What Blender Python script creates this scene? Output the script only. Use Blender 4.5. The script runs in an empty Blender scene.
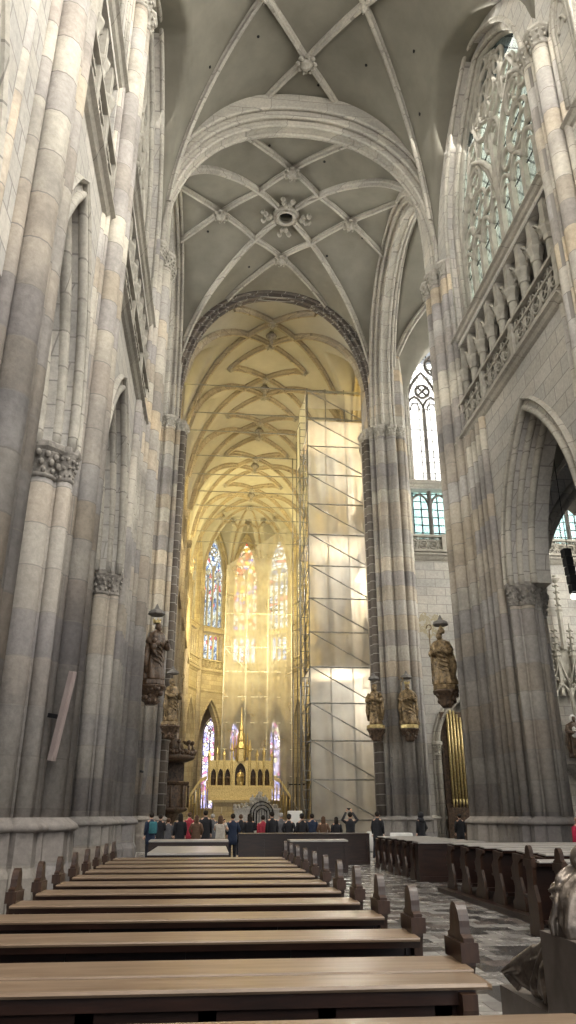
import bpy, bmesh, math, random
from math import sin, cos, pi, sqrt, atan2, radians
from mathutils import Vector, Matrix
random.seed(7)
SC = bpy.context.scene
COL = SC.collection
AX = 3.0            # nave axis
EYE = 1.55

# ------------------------------------------------------------------ mesh builder
class MB:
    def __init__(s): s.v = []; s.f = []; s.sm = []
    def add(s, vs, fs, smooth=False):
        o = len(s.v); s.v += [tuple(v) for v in vs]
        for f in fs: s.f.append([o+i for i in f]); s.sm.append(smooth)
        return s
    def box(s, x0, x1, y0, y1, z0, z1):
        v = [(x0,y0,z0),(x1,y0,z0),(x1,y1,z0),(x0,y1,z0),(x0,y0,z1),(x1,y0,z1),(x1,y1,z1),(x0,y1,z1)]
        return s.add(v, [(0,3,2,1),(4,5,6,7),(0,1,5,4),(1,2,6,5),(2,3,7,6),(3,0,4,7)])
    def obox(s, c, hx, hy, z0, z1, rot=0):
        cs, sn = cos(rot), sin(rot)
        p = [(c[0]+a*hx*cs-b*hy*sn, c[1]+a*hx*sn+b*hy*cs) for a,b in ((-1,-1),(1,-1),(1,1),(-1,1))]
        return s.prism(p, z0, z1)
    def loft(s, rings, cap=True, smooth=False):
        n = len(rings[0]); o = len(s.v)
        for r in rings: s.v += [tuple(p) for p in r]
        for k in range(len(rings)-1):
            for i in range(n):
                j = (i+1) % n
                s.f.append([o+k*n+i, o+k*n+j, o+(k+1)*n+j, o+(k+1)*n+i]); s.sm.append(smooth)
        if cap:
            s.f.append([o+i for i in range(n)][::-1]); s.sm.append(False)
            s.f.append([o+(len(rings)-1)*n+i for i in range(n)]); s.sm.append(False)
        return s
    def prism(s, poly, z0, z1):
        return s.loft([[(x,y,z0) for x,y in poly], [(x,y,z1) for x,y in poly]])
    def lathe(s, prof, c=(0,0,0), n=16, smooth=True, fx=1, fy=1, rot=0):
        return s.loft([[(c[0]+r*fx*cos(rot+2*pi*i/n), c[1]+r*fy*sin(rot+2*pi*i/n), c[2]+z) for i in range(n)] for r, z in prof], True, smooth)
    def cyl(s, x, y, r, z0, z1, n=12, rot=0, smooth=True):
        return s.lathe([(r,z0),(r,z1)], (x,y,0), n, smooth, rot=rot)
    def tube(s, pts, r, n=6, smooth=True, cap=True):
        pts = [Vector(p) for p in pts]; rings = []
        if len(pts) < 2: return s
        closed = (pts[0]-pts[-1]).length < 1e-6 and len(pts) > 3
        u = None
        for i, p in enumerate(pts):
            if i == 0: t = (pts[1]-pts[-2]) if closed else (pts[1]-p)
            elif i == len(pts)-1: t = (pts[1]-pts[-2]) if closed else (p-pts[i-1])
            else: t = pts[i+1]-pts[i-1]
            t.normalize()
            if u is None:
                u = t.cross(Vector((0,0,1)))
                if u.length < .05: u = t.cross(Vector((0,1,0)))
            u = (u - t*u.dot(t)).normalized(); w = t.cross(u)
            rr = r[i] if isinstance(r, (list,tuple)) else r
            rings.append([p + (u*cos(2*pi*k/n)+w*sin(2*pi*k/n))*rr for k in range(n)])
        return s.loft(rings, cap and not closed, smooth)
    def ball(s, c, r, n=8, m=6, fz=1, fx=1, fy=1):
        return s.lathe([(max(r*sin(pi*k/m), .001), -r*fz*cos(pi*k/m)) for k in range(m+1)], c, n, True, fx, fy)
    def merge(s, o, M=None):
        b = len(s.v)
        s.v += [tuple(M @ Vector(v)) for v in o.v] if M else o.v
        s.f += [[b+i for i in f] for f in o.f]; s.sm += o.sm
        return s
    def mesh(s, name, off=(0,0,0)):
        me = bpy.data.meshes.new(name)
        me.from_pydata([(x-off[0], y-off[1], z-off[2]) for x,y,z in s.v], [], s.f)
        me.polygons.foreach_set('use_smooth', s.sm)
        me.validate()
        bm = bmesh.new(); bm.from_mesh(me); bmesh.ops.recalc_face_normals(bm, faces=bm.faces); bm.to_mesh(me); bm.free()
        return me

def wloc(o):
    p = Vector((0,0,0))
    while o is not None: p = p + o.location; o = o.parent
    return p
def obj(name, mb, mat, parent=None, loc=None):
    """mb is in world coordinates; a part is stored relative to its parent, a root relative to loc"""
    base = wloc(parent) if parent else Vector(loc or (0,0,0))
    me = mb if isinstance(mb, bpy.types.Mesh) else mb.mesh(name, base)
    o = bpy.data.objects.new(name, me); COL.objects.link(o)
    if mat and not me.materials: me.materials.append(mat)
    if parent: o.parent = parent
    else: o.location = base
    return o
def empty(name, loc, label=None, cat=None, group=None):
    o = bpy.data.objects.new(name, None); COL.objects.link(o); o.location = loc; o.empty_display_size = .2
    if label: tag(o, label, cat, group)
    return o
def tag(o, label, cat, group=None):
    o['label'] = label; o['category'] = cat
    if group: o['group'] = group
    return o
def struct(name, mb, mat, loc=None, label=None):
    o = obj(name, mb, mat, None, loc); o['kind'] = 'structure'
    if label: o['label'] = label
    return o
def copy_tree(o, parent=None):
    c = o.copy(); COL.objects.link(c)
    if parent: c.parent = parent
    for ch in [k for k in bpy.data.objects if k.parent == o]: copy_tree(ch, c)
    return c

# ------------------------------------------------------------------ materials
def mat(name, base=(.5,.5,.5), rough=.8, metal=0, spec=.3):
    m = bpy.data.materials.new(name); m.use_nodes = True
    b = m.node_tree.nodes['Principled BSDF']
    b.inputs['Base Color'].default_value = (*base,1); b.inputs['Roughness'].default_value = rough
    b.inputs['Metallic'].default_value = metal; b.inputs['Specular IOR Level'].default_value = spec
    return m
def N(m, t, **k):
    n = m.node_tree.nodes.new(t)
    for a, v in k.items():
        if a in n.inputs: n.inputs[a].default_value = v
        else: setattr(n, a, v)
    return n
def L(m, a, b): m.node_tree.links.new(a, b)
def ramp(m, fac, stops, interp='LINEAR'):
    r = N(m, 'ShaderNodeValToRGB'); e = r.color_ramp; e.interpolation = interp
    while len(e.elements) > 1: e.elements.remove(e.elements[-1])
    e.elements[0].position = stops[0][0]; e.elements[0].color = (*stops[0][1],1)
    for p, c in stops[1:]:
        q = e.elements.new(p); q.color = (*c,1)
    L(m, fac, r.inputs[0]); return r.outputs[0]
def mix(m, mode, f, a, b):
    x = N(m, 'ShaderNodeMix', data_type='RGBA', blend_type=mode)
    if isinstance(f, (int,float)): x.inputs[0].default_value = f
    else: L(m, f, x.inputs[0])
    for v, i in ((a,6),(b,7)):
        if isinstance(v, tuple): x.inputs[i].default_value = (*v,1)
        else: L(m, v, x.inputs[i])
    return x.outputs[2]
def P_(m): return m.node_tree.nodes['Principled BSDF']

def stone(name, cols, mortar, bw=.95, bh=.46, msize=.018, dirt=.35, dirtcol=(.10,.095,.095), bump=.4, zshift=None):
    """coursed ashlar: every block takes its own tone from cols"""
    m = mat(name, rough=.85, spec=.2)
    g = N(m, 'ShaderNodeNewGeometry'); s = N(m, 'ShaderNodeSeparateXYZ'); L(m, g.outputs['Position'], s.inputs[0])
    ad = N(m, 'ShaderNodeMath', operation='ADD'); L(m, s.outputs[0], ad.inputs[0]); L(m, s.outputs[1], ad.inputs[1])
    cb = N(m, 'ShaderNodeCombineXYZ'); L(m, ad.outputs[0], cb.inputs[0]); L(m, s.outputs[2], cb.inputs[1])
    br = N(m, 'ShaderNodeTexBrick'); L(m, cb.outputs[0], br.inputs['Vector'])
    for k, v in (('Scale',1),('Mortar Size',msize),('Mortar Smooth',.15),('Bias',0),('Brick Width',bw),('Row Height',bh)): br.inputs[k].default_value = v
    br.inputs['Color1'].default_value = (0,0,0,1); br.inputs['Color2'].default_value = (1,1,1,1); br.inputs['Mortar'].default_value = (.5,.5,.5,1)
    n = len(cols)
    block = ramp(m, br.outputs['Color'], [(i/(n-1) if n > 1 else 0, c) for i, c in enumerate(cols)])
    n1 = N(m, 'ShaderNodeTexNoise', Scale=.35, Detail=5.0, Roughness=.6); L(m, g.outputs['Position'], n1.inputs['Vector'])
    dm = ramp(m, n1.outputs[0], [(.45,(0,0,0)),(.60,(1,1,1))])
    md = N(m, 'ShaderNodeMath', operation='MULTIPLY'); L(m, dm, md.inputs[0]); md.inputs[1].default_value = dirt
    c = mix(m, 'MIX', md.outputs[0], block, dirtcol)
    if zshift:       # blend to a greyer tone towards the lower courses
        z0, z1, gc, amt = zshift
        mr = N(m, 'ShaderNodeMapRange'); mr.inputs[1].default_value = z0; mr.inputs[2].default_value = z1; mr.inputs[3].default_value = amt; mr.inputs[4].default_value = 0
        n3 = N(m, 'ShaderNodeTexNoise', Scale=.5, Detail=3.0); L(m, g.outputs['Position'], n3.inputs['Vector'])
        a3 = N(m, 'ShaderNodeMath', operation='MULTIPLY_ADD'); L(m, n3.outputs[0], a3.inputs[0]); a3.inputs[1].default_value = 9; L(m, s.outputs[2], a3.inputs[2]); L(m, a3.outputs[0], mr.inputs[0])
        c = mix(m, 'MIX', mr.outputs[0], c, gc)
    n2 = N(m, 'ShaderNodeTexNoise', Scale=9.0, Detail=6.0, Roughness=.7); L(m, g.outputs['Position'], n2.inputs['Vector'])
    fine = ramp(m, n2.outputs[0], [(.3,(.78,.78,.78)),(.7,(1.12,1.12,1.12))])
    c = mix(m, 'MULTIPLY', 1.0, c, fine)
    c = mix(m, 'MIX', br.outputs['Fac'], c, mortar)
    L(m, c, P_(m).inputs['Base Color'])
    bp = N(m, 'ShaderNodeBump'); bp.inputs['Strength'].default_value = bump; bp.inputs['Distance'].default_value = .03
    iv = N(m, 'ShaderNodeMath', operation='MULTIPLY_ADD'); L(m, br.outputs['Fac'], iv.inputs[0]); iv.inputs[1].default_value = -1.5; L(m, n2.outputs[0], iv.inputs[2])
    L(m, iv.outputs[0], bp.inputs['Height']); L(m, bp.outputs[0], P_(m).inputs['Normal'])
    return m
def noisy(name, c1, c2, scale=4, rough=.8, metal=0, bump=.2, spec=.3, stretch=None, dist=.01):
    m = mat(name, rough=rough, metal=metal, spec=spec)
    tc = N(m, 'ShaderNodeTexCoord'); mp = N(m, 'ShaderNodeMapping'); L(m, tc.outputs['Object'], mp.inputs[0])
    if stretch: mp.inputs['Scale'].default_value = stretch
    n = N(m, 'ShaderNodeTexNoise', Scale=float(scale), Detail=6.0, Roughness=.62); L(m, mp.outputs[0], n.inputs['Vector'])
    L(m, ramp(m, n.outputs[0], [(.32,c1),(.68,c2)]), P_(m).inputs['Base Color'])
    if bump:
        bp = N(m, 'ShaderNodeBump'); bp.inputs['Strength'].default_value = bump; bp.inputs['Distance'].default_value = dist
        L(m, n.outputs[0], bp.inputs['Height']); L(m, bp.outputs[0], P_(m).inputs['Normal'])
    return m

M = {}
GREY = (.235,.225,.235)
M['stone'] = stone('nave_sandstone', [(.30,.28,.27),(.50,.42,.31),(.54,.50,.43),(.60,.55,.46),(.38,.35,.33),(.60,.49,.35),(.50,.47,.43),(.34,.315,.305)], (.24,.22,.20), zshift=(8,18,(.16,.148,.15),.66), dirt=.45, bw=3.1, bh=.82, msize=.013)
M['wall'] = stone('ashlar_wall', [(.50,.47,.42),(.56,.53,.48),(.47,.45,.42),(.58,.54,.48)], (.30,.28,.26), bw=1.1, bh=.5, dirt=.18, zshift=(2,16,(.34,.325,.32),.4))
M['choirstone'] = stone('choir_sandstone', [(.50,.42,.27),(.56,.48,.32),(.44,.37,.25),(.58,.50,.35)], (.33,.27,.18), dirt=.2)
M['brown'] = stone('brown_voussoirs', [(.10,.085,.07),(.17,.14,.115),(.13,.11,.095),(.22,.19,.16)], (.34,.32,.29), bw=.9, bh=.5, msize=.022, dirt=.3)
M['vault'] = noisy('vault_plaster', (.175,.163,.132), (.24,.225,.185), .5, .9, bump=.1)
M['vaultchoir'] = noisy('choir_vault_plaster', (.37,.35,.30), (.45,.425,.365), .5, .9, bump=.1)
M['rib'] = stone('rib_stone', [(.46,.43,.37),(.55,.51,.44),(.42,.395,.35)], (.28,.26,.23), bw=2.6, bh=.7, dirt=.3)
M['ribchoir'] = stone('choir_rib_stone', [(.40,.34,.25),(.48,.41,.30),(.36,.31,.24)], (.26,.22,.17), bw=.8, bh=.6, dirt=.25)
M['tracery'] = noisy('tracery_stone', (.30,.28,.24), (.45,.42,.365), 3, .85)
M['darkstone'] = noisy('dark_stone', (.11,.10,.095), (.22,.205,.19), 3, .85)
M['carved'] = noisy('carved_capital_stone', (.17,.155,.14), (.38,.35,.31), 6, .85, bump=.6, dist=.05)
M['boss'] = noisy('vault_boss_stone', (.28,.26,.22), (.46,.43,.38), 6, .85, bump=.5, dist=.05)
M['dark'] = mat('dark_opening', (.015,.015,.018), .6)
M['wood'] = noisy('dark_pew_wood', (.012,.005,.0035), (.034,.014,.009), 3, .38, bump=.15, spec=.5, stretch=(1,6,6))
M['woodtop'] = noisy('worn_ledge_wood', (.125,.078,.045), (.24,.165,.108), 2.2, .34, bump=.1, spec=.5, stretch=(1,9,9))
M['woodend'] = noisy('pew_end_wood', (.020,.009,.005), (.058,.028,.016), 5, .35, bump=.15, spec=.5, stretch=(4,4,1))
M['desk'] = noisy('pale_bench_top', (.36,.33,.31), (.48,.45,.42), 3, .3, bump=.05, spec=.5)  # pale tone also carries window light reflected off the right-hand ledges
M['carvedwood'] = noisy('carved_dark_wood', (.018,.010,.006), (.14,.085,.05), 9, .45, bump=.8, spec=.5, dist=.03)
M['giltwood'] = noisy('polychrome_gilt_wood', (.03,.019,.011), (.34,.24,.125), 7, .42, .2, bump=.6, dist=.03)
M['gold'] = noisy('gilding', (.40,.29,.11), (.74,.60,.30), 12, .4, .55, bump=.3)
M['bronze'] = noisy('patinated_bronze', (.07,.055,.045), (.25,.21,.175), 11, .32, .65, bump=.5, dist=.01)
M['pedestal'] = noisy('veined_grey_marble', (.11,.09,.075), (.19,.16,.14), 5, .3, bump=.05, spec=.5)
M['silver'] = noisy('white_marble_relief', (.50,.49,.48), (.85,.84,.82), 9, .4, bump=.5)
M['steel'] = noisy('galvanised_tube', (.20,.20,.20), (.32,.32,.31), 8, .45, .3, bump=0)
M['plank'] = noisy('scaffold_plank', (.45,.36,.22), (.58,.48,.32), 4, .7)
M['sheet'] = noisy('white_tarpaulin', (.75,.74,.70), (.86,.85,.80), 2, .7, bump=.3)
M['speaker'] = noisy('speaker_cabinet', (.30,.24,.23), (.36,.30,.28), 5, .5, bump=0)
M['black'] = mat('black_paint', (.012,.012,.014), .45)
M['skin'] = noisy('skin', (.50,.30,.21), (.58,.36,.26), 6, .55, bump=0)
M['candle'] = mat('candle_wax', (.85,.80,.66), .5)
M['whitecloth'] = noisy('white_altar_cloth', (.72,.71,.69), (.82,.81,.79), 4, .8)
def flat(key, c, rough=.8): M[key] = noisy(key, tuple(a*.8 for a in c), tuple(min(1,a*1.2) for a in c), 14, rough, bump=.15)
for k, c in dict(coat_black=(.018,.018,.022), coat_navy=(.02,.03,.06), coat_teal=(.04,.16,.19), coat_red=(.32,.03,.05), coat_grey=(.10,.10,.11), coat_cream=(.42,.38,.33), coat_brown=(.12,.07,.045), coat_crimson=(.42,.02,.06),
                 trousers_dark=(.02,.02,.028), trousers_blue=(.05,.07,.12), hair_dark=(.02,.014,.01), hair_brown=(.09,.05,.03), hair_grey=(.35,.33,.31), hat_black=(.015,.015,.016)).items(): flat(k, c)

def glass(name, kind, tint=(.8,.85,.82), lead=.03, scale=1.6):
    m = bpy.data.materials.new(name); m.use_nodes = True; nt = m.node_tree; nt.nodes.clear()
    out = N(m, 'ShaderNodeOutputMaterial'); g = N(m, 'ShaderNodeNewGeometry')
    s = N(m, 'ShaderNodeSeparateXYZ'); L(m, g.outputs['Position'], s.inputs[0])
    ad = N(m, 'ShaderNodeMath', operation='ADD'); L(m, s.outputs[0], ad.inputs[0]); L(m, s.outputs[1], ad.inputs[1])
    cb = N(m, 'ShaderNodeCombineXYZ'); L(m, ad.outputs[0], cb.inputs[0]); L(m, s.outputs[2], cb.inputs[1])
    if kind == 'stained':
        v = N(m, 'ShaderNodeTexVoronoi', Scale=scale); L(m, cb.outputs[0], v.inputs['Vector'])
        sv = N(m, 'ShaderNodeSeparateColor'); L(m, v.outputs['Color'], sv.inputs[0])
        c = ramp(m, sv.outputs[0], tint, 'CONSTANT')
        e = N(m, 'ShaderNodeTexVoronoi', Scale=scale, feature='DISTANCE_TO_EDGE'); L(m, cb.outputs[0], e.inputs['Vector'])
        k = ramp(m, e.outputs['Distance'], [(0,(.06,.06,.06)),(lead,(1,1,1))])
        c = mix(m, 'MULTIPLY', 1.0, c, k)
    else:
        br = N(m, 'ShaderNodeTexBrick'); rt = N(m, 'ShaderNodeMapping'); rt.inputs['Rotation'].default_value = (0,0,.0 if kind == 'square' else .6); L(m, cb.outputs[0], rt.inputs[0]); L(m, rt.outputs[0], br.inputs['Vector'])
        br.offset = 0
        for a, b in (('Scale',1),('Mortar Size',lead),('Brick Width',scale),('Row Height',scale),('Bias',0)): br.inputs[a].default_value = b
        t = tint
        br.inputs['Color1'].default_value = (*t,1); br.inputs['Color2'].default_value = tuple(min(1,a*1.18) for a in t)+(1,); br.inputs['Mortar'].default_value = (.05,.05,.05,1)
        c = br.outputs['Color']
    tr = N(m, 'ShaderNodeBsdfTransparent'); L(m, c, tr.inputs[0])
    tl = N(m, 'ShaderNodeBsdfTranslucent'); L(m, c, tl.inputs[0])
    gl = N(m, 'ShaderNodeBsdfGlossy'); gl.inputs['Roughness'].default_value = .1
    m1 = N(m, 'ShaderNodeMixShader'); m1.inputs[0].default_value = .25; L(m, tr.outputs[0], m1.inputs[1]); L(m, tl.outputs[0], m1.inputs[2])
    m2 = N(m, 'ShaderNodeMixShader'); m2.inputs[0].default_value = .04; L(m, m1.outputs[0], m2.inputs[1]); L(m, gl.outputs[0], m2.inputs[2])
    L(m, m2.outputs[0], out.inputs[0]); return m
M['glass_pale'] = glass('pale_leaded_glass', 'diamond', (.42,.45,.42), .014, .34)
M['glass_clear'] = glass('clear_leaded_glass', 'square', (.86,.88,.88), .02, .75)
M['glass_green'] = glass('sea_green_glass', 'square', (.55,.70,.70), .03, .5)
M['glass_red'] = glass('warm_stained_glass', 'stained', [(0,(.95,.75,.35)),(.2,(.9,.38,.22)),(.34,(.95,.87,.68)),(.58,(.9,.55,.42)),(.7,(.96,.80,.66)),(.84,(.58,.54,.82)),(.92,(.95,.9,.75))], .06, 2.4)
M['glass_cool'] = glass('cool_stained_glass', 'stained', [(0,(.80,.84,.88)),(.2,(.55,.62,.74)),(.35,(.88,.90,.88)),(.68,(.34,.42,.58)),(.76,(.85,.45,.45)),(.84,(.86,.88,.78))], .06, 2.6)
M['glass_lilac'] = glass('lilac_stained_glass', 'stained', [(0,(.80,.78,.92)),(.25,(.60,.62,.88)),(.5,(.92,.88,.92)),(.75,(.75,.45,.60)),(.88,(.90,.88,.70))], .06, 2.6)
M['glass_choir'] = glass('honey_stained_glass', 'stained', [(0,(.95,.86,.55)),(.3,(.98,.92,.70)),(.6,(.92,.78,.42)),(.85,(.9,.88,.8))], .05, 1.6)

def netting(name, col, alpha):
    m = bpy.data.materials.new(name); m.use_nodes = True; nt = m.node_tree; nt.nodes.clear()
    out = N(m, 'ShaderNodeOutputMaterial'); d = N(m, 'ShaderNodeBsdfDiffuse'); d.inputs[0].default_value = (*col,1)
    tl = N(m, 'ShaderNodeBsdfTranslucent'); tl.inputs[0].default_value = (*col,1)
    tr = N(m, 'ShaderNodeBsdfTransparent')
    g = N(m, 'ShaderNodeNewGeometry'); n = N(m, 'ShaderNodeTexNoise', Scale=.45, Detail=4.0); L(m, g.outputs['Position'], n.inputs['Vector'])
    mr = N(m, 'ShaderNodeMapRange'); L(m, n.outputs[0], mr.inputs[0]); mr.inputs[1].default_value = .35; mr.inputs[2].default_value = .65; mr.inputs[3].default_value = alpha-.08; mr.inputs[4].default_value = alpha+.1
    a = N(m, 'ShaderNodeMixShader'); a.inputs[0].default_value = .5; L(m, d.outputs[0], a.inputs[1]); L(m, tl.outputs[0], a.inputs[2])
    b = N(m, 'ShaderNodeMixShader'); L(m, mr.outputs[0], b.inputs[0]); L(m, tr.outputs[0], b.inputs[1]); L(m, a.outputs[0], b.inputs[2])
    L(m, b.outputs[0], out.inputs[0]); return m
M['net'] = netting('debris_netting', (.90,.88,.82), .38)
M['netapse'] = netting('sheer_gauze', (.88,.86,.78), .34)

def floor_mat():
    m = mat('polished_marble_tiles', rough=.3, spec=.5)
    g = N(m, 'ShaderNodeNewGeometry'); mp = N(m, 'ShaderNodeMapping'); L(m, g.outputs['Position'], mp.inputs[0])
    br = N(m, 'ShaderNodeTexBrick'); L(m, mp.outputs[0], br.inputs['Vector'])
    for k, v in (('Scale',1),('Mortar Size',.004),('Bias',0),('Brick Width',.33),('Row Height',.33)): br.inputs[k].default_value = v
    br.inputs['Color1'].default_value = (0,0,0,1); br.inputs['Color2'].default_value = (1,1,1,1)
    c = ramp(m, br.outputs['Color'], [(0,(.07,.065,.065)),(.22,(.24,.225,.215)),(.4,(.35,.33,.315)),(.55,(.17,.14,.13)),(.7,(.30,.285,.275)),(.86,(.40,.385,.37))], 'CONSTANT')
    n = N(m, 'ShaderNodeTexNoise', Scale=3.0, Detail=7.0, Roughness=.7); L(m, g.outputs['Position'], n.inputs['Vector'])
    c = mix(m, 'MULTIPLY', 1.0, c, ramp(m, n.outputs[0], [(.3,(.7,.7,.7)),(.7,(1.15,1.13,1.1))]))
    c = mix(m, 'MIX', br.outputs['Fac'], c, (.06,.055,.05))
    L(m, c, P_(m).inputs['Base Color'])
    L(m, ramp(m, n.outputs[0], [(.3,(.12,.12,.12)),(.7,(.32,.32,.32))]), P_(m).inputs['Roughness'])
    return m
M['floor'] = floor_mat()

# ------------------------------------------------------------------ arches
def ptd(w, s, h, n=14):
    """pointed arch, left spring -> apex -> right spring, list of (u, z, nu, nz) with outward normals"""
    out = []
    R = (w*w+h*h)/(2*w); cx = w-R
    a1 = atan2(h, -cx)
    R_ = []
    for i in range(n+1):
        a = a1*i/n; R_.append((cx+R*cos(a), s+R*sin(a), cos(a), sin(a)))
    for (u,z,a,b) in R_: out.append((-u,z,-a,b))
    out = out[:-1] + [(0, s+h, 0, 1)] + [(u,z,a,b) for (u,z,a,b) in R_[::-1][1:]]
    return out
EXP = 2.25
def bar(x, w=6.0, s=24.1, h=8.6):
    t = min(abs(x)/w, 1)
    return s + h*(1-t**EXP)**(1/EXP)
def rnd(w, s, h, n=20):
    pts = []
    for i in range(-n, n+1):
        a = pi/2*i/n; u = w*(1 if a > 0 else -1)*abs(sin(a))**(2/EXP); z = s+h*abs(cos(a))**(2/EXP); pts.append((u,z))
    out = []
    for i, (u,z) in enumerate(pts):
        a = pts[max(i-1,0)]; b = pts[min(i+1,len(pts)-1)]
        t = Vector((b[0]-a[0], b[1]-a[1])).normalized(); out.append((u,z,-t.y,t.x))
    return out
def legs(path, z0):
    return [(path[0][0], z0, -1, 0)] + path + [(path[-1][0], z0, 1, 0)]
def sweep(mb, path, prof, F, smooth=False):
    """prof: closed list (outward offset, depth); F maps (u, depth, z) to world"""
    rings = [[F(u+a*nu, d, z+a*nz) for a, d in prof] for (u,z,nu,nz) in path]
    return mb.loft(rings, True, smooth)
def roll(mb, path, off, dep, r, F, n=8):
    return sweep(mb, path, [(off+r*cos(2*pi*k/n), dep+r*sin(2*pi*k/n)) for k in range(n)], F, True)

def plate(mb, outer, holes, d0, d1, F):
    """flat slab with holes in the (u,z) plane between depths d0 and d1"""
    cu = bpy.data.curves.new('tmp', 'CURVE'); cu.dimensions = '2D'; cu.fill_mode = 'BOTH'; cu.extrude = abs(d1-d0)/2
    for loop in [outer]+holes:
        sp = cu.splines.new('POLY'); sp.points.add(len(loop)-1); sp.use_cyclic_u = True
        for i, (u,z) in enumerate(loop): sp.points[i].co = (u,z,0,1)
    o = bpy.data.objects.new('tmp', cu); COL.objects.link(o)
    dg = bpy.context.evaluated_depsgraph_get(); dg.update()
    me = bpy.data.meshes.new_from_object(o.evaluated_get(dg))
    mid = (d0+d1)/2
    mb.add([F(v.co.x, mid+v.co.z, v.co.y) for v in me.vertices], [list(p.vertices) for p in me.polygons])
    bpy.data.objects.remove(o); bpy.data.curves.remove(cu); bpy.data.meshes.remove(me)
    return mb
def FX(x0, sgn, yc):      # wall facing the nave: u runs along Y, depth goes outwards from the nave
    return lambda u, d, z: (x0+sgn*d, yc+u, z)
def FY(y0, xc, sgn=1):    # wall facing the camera: u runs along X, depth goes along +Y
    return lambda u, d, z: (xc+u, y0+sgn*d, z)
def archloop(w, s, h, z0, u0=0, g=0):
    return [(u0+p[0]+g*p[2], p[1]+g*p[3]) for p in legs(ptd(w, s, h), z0)]
# ------------------------------------------------------------------ setting: floor and ground
fl = MB().box(-19, 26, -8, 96, -.25, 0); struct('floor', fl, M['floor'])

WN = [0]
def tracery(mb, F, u0, w, z0, s, h, n, d, r, big=False):
    G = lambda u, z: F(u0+u, d, z)
    lw = 2*w/n; zs = s-.12*h if not big else s-.3*h
    def path(p, rr, nn=5): mb.tube([G(u,z) for u,z in p], rr, nn)
    def ring(u, z, R, rr=None, foils=0):
        k = 20; path([(u+R*cos(2*pi*i/k), z+R*sin(2*pi*i/k)) for i in range(k+1)], rr or r*.8)
        for q in range(foils):
            a = 2*pi*q/foils+pi/2; f = R*.46
            path([(u+R*.52*cos(a)+f*cos(2*pi*i/10), z+R*.52*sin(a)+f*sin(2*pi*i/10)) for i in range(11)], (rr or r*.8)*.7, 4)
    def inside(u, z, m=0):
        R = (w*w+h*h)/(2*w)
        if z < s: return abs(u) < w-m
        return (abs(u)-(w-R))**2+(z-s)**2 < (R-m)**2
    for k in range(1, n):
        u = -w+k*lw; rr = r*1.25 if (n % 2 == 0 and k == n//2) else r
        ztop = zs
        while inside(u, ztop+.2, .1) and rr > r and ztop < s+h*.25: ztop += .2
        mb.loft([[F(u0+u-rr,d-.12,z),F(u0+u+rr,d-.12,z),F(u0+u+rr*.8,d+.12,z),F(u0+u-rr*.8,d+.12,z)] for z in (z0,ztop)])
    for k in range(n):
        c = -w+(k+.5)*lw
        path([(c+p[0], p[1]) for p in ptd(lw/2, zs, lw*.85, 5)], r*.8)
        path([(c+p[0]*.55, p[1]) for p in ptd(lw/2, zs-.1, lw*.5, 4)], r*.5, 4)
    path([(p[0], p[1]) for p in legs(ptd(w-.05, s, h-.1), z0)], r*1.4)
    if n >= 4:
        hw = w/2; hs = (zs-s)+h*.5
        for sg in (-1,1):
            path([(sg*hw+p[0], p[1]) for p in ptd(hw, zs, h*.52+ (s-zs)*.6, 9)], r)
            zc = zs+lw*.85+hw*.38
            ring(sg*hw, zc, hw*.42, foils=4 if not big else 3)
            if big:
                ring(sg*hw, zc+hw*.75, hw*.3, foils=3)
                for q in (-1,1): ring(sg*hw+q*hw*.52, zc-hw*.18, hw*.2, foils=0)
        R0 = w*.36; zc = s+h*.60
        ring(0, zc, R0, r, 5 if big else 4)
        if big:
            for q in (-1,1):
                ring(q*w*.46, s+h*.42, w*.17, foils=3); ring(q*w*.33, s+h*.68, w*.1, foils=0)
                path([(0, zs+.3), (q*w*.2, s+h*.12), (q*w*.34, s+h*.3), (q*w*.36, s+h*.5)], r*.8)
                path([(q*w*.97, s-.3), (q*w*.78, s+h*.12), (q*w*.66, s+h*.3), (q*w*.5, s+h*.56)], r*.8)
            ring(0, s+h*.88, w*.09); ring(0, s+h*.28, w*.15, foils=3)
            ring(0, zc, R0*.55, r*.8)
            for q in (-1,1): ring(q*w*.72, s+h*.2, w*.09); ring(q*w*.15, s+h*.83, w*.06); path([(0,s+h*.99),(q*w*.12,s+h*.9),(q*w*.28,s+h*.8)], r*.8)
    else:
        ring(0, s+h*.42, w*.36, foils=4)
def window(F, u0, w, z0, s, h, n, gl, d=1.0, r=.07, big=False, bars=1.6, tr='tracery', holes=None):
    WN[0] += 1
    W = struct('window_%d' % WN[0], plate(MB(), archloop(w+.1, s, h, z0-.02, u0), [], d+.06, d+.09, F), M[gl])
    t = MB(); tracery(t, F, u0, w, z0, s, h, n, d, r, big); obj('tracery', t, M[tr], W)
    b = MB(); z = z0+bars
    while z < s+h*.4:
        b.tube([F(u0-w, d+.04, z), F(u0+w, d+.04, z)], .025, 4); z += bars
    obj('glazing_bar', b, M['black'], W)
    return W

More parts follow.
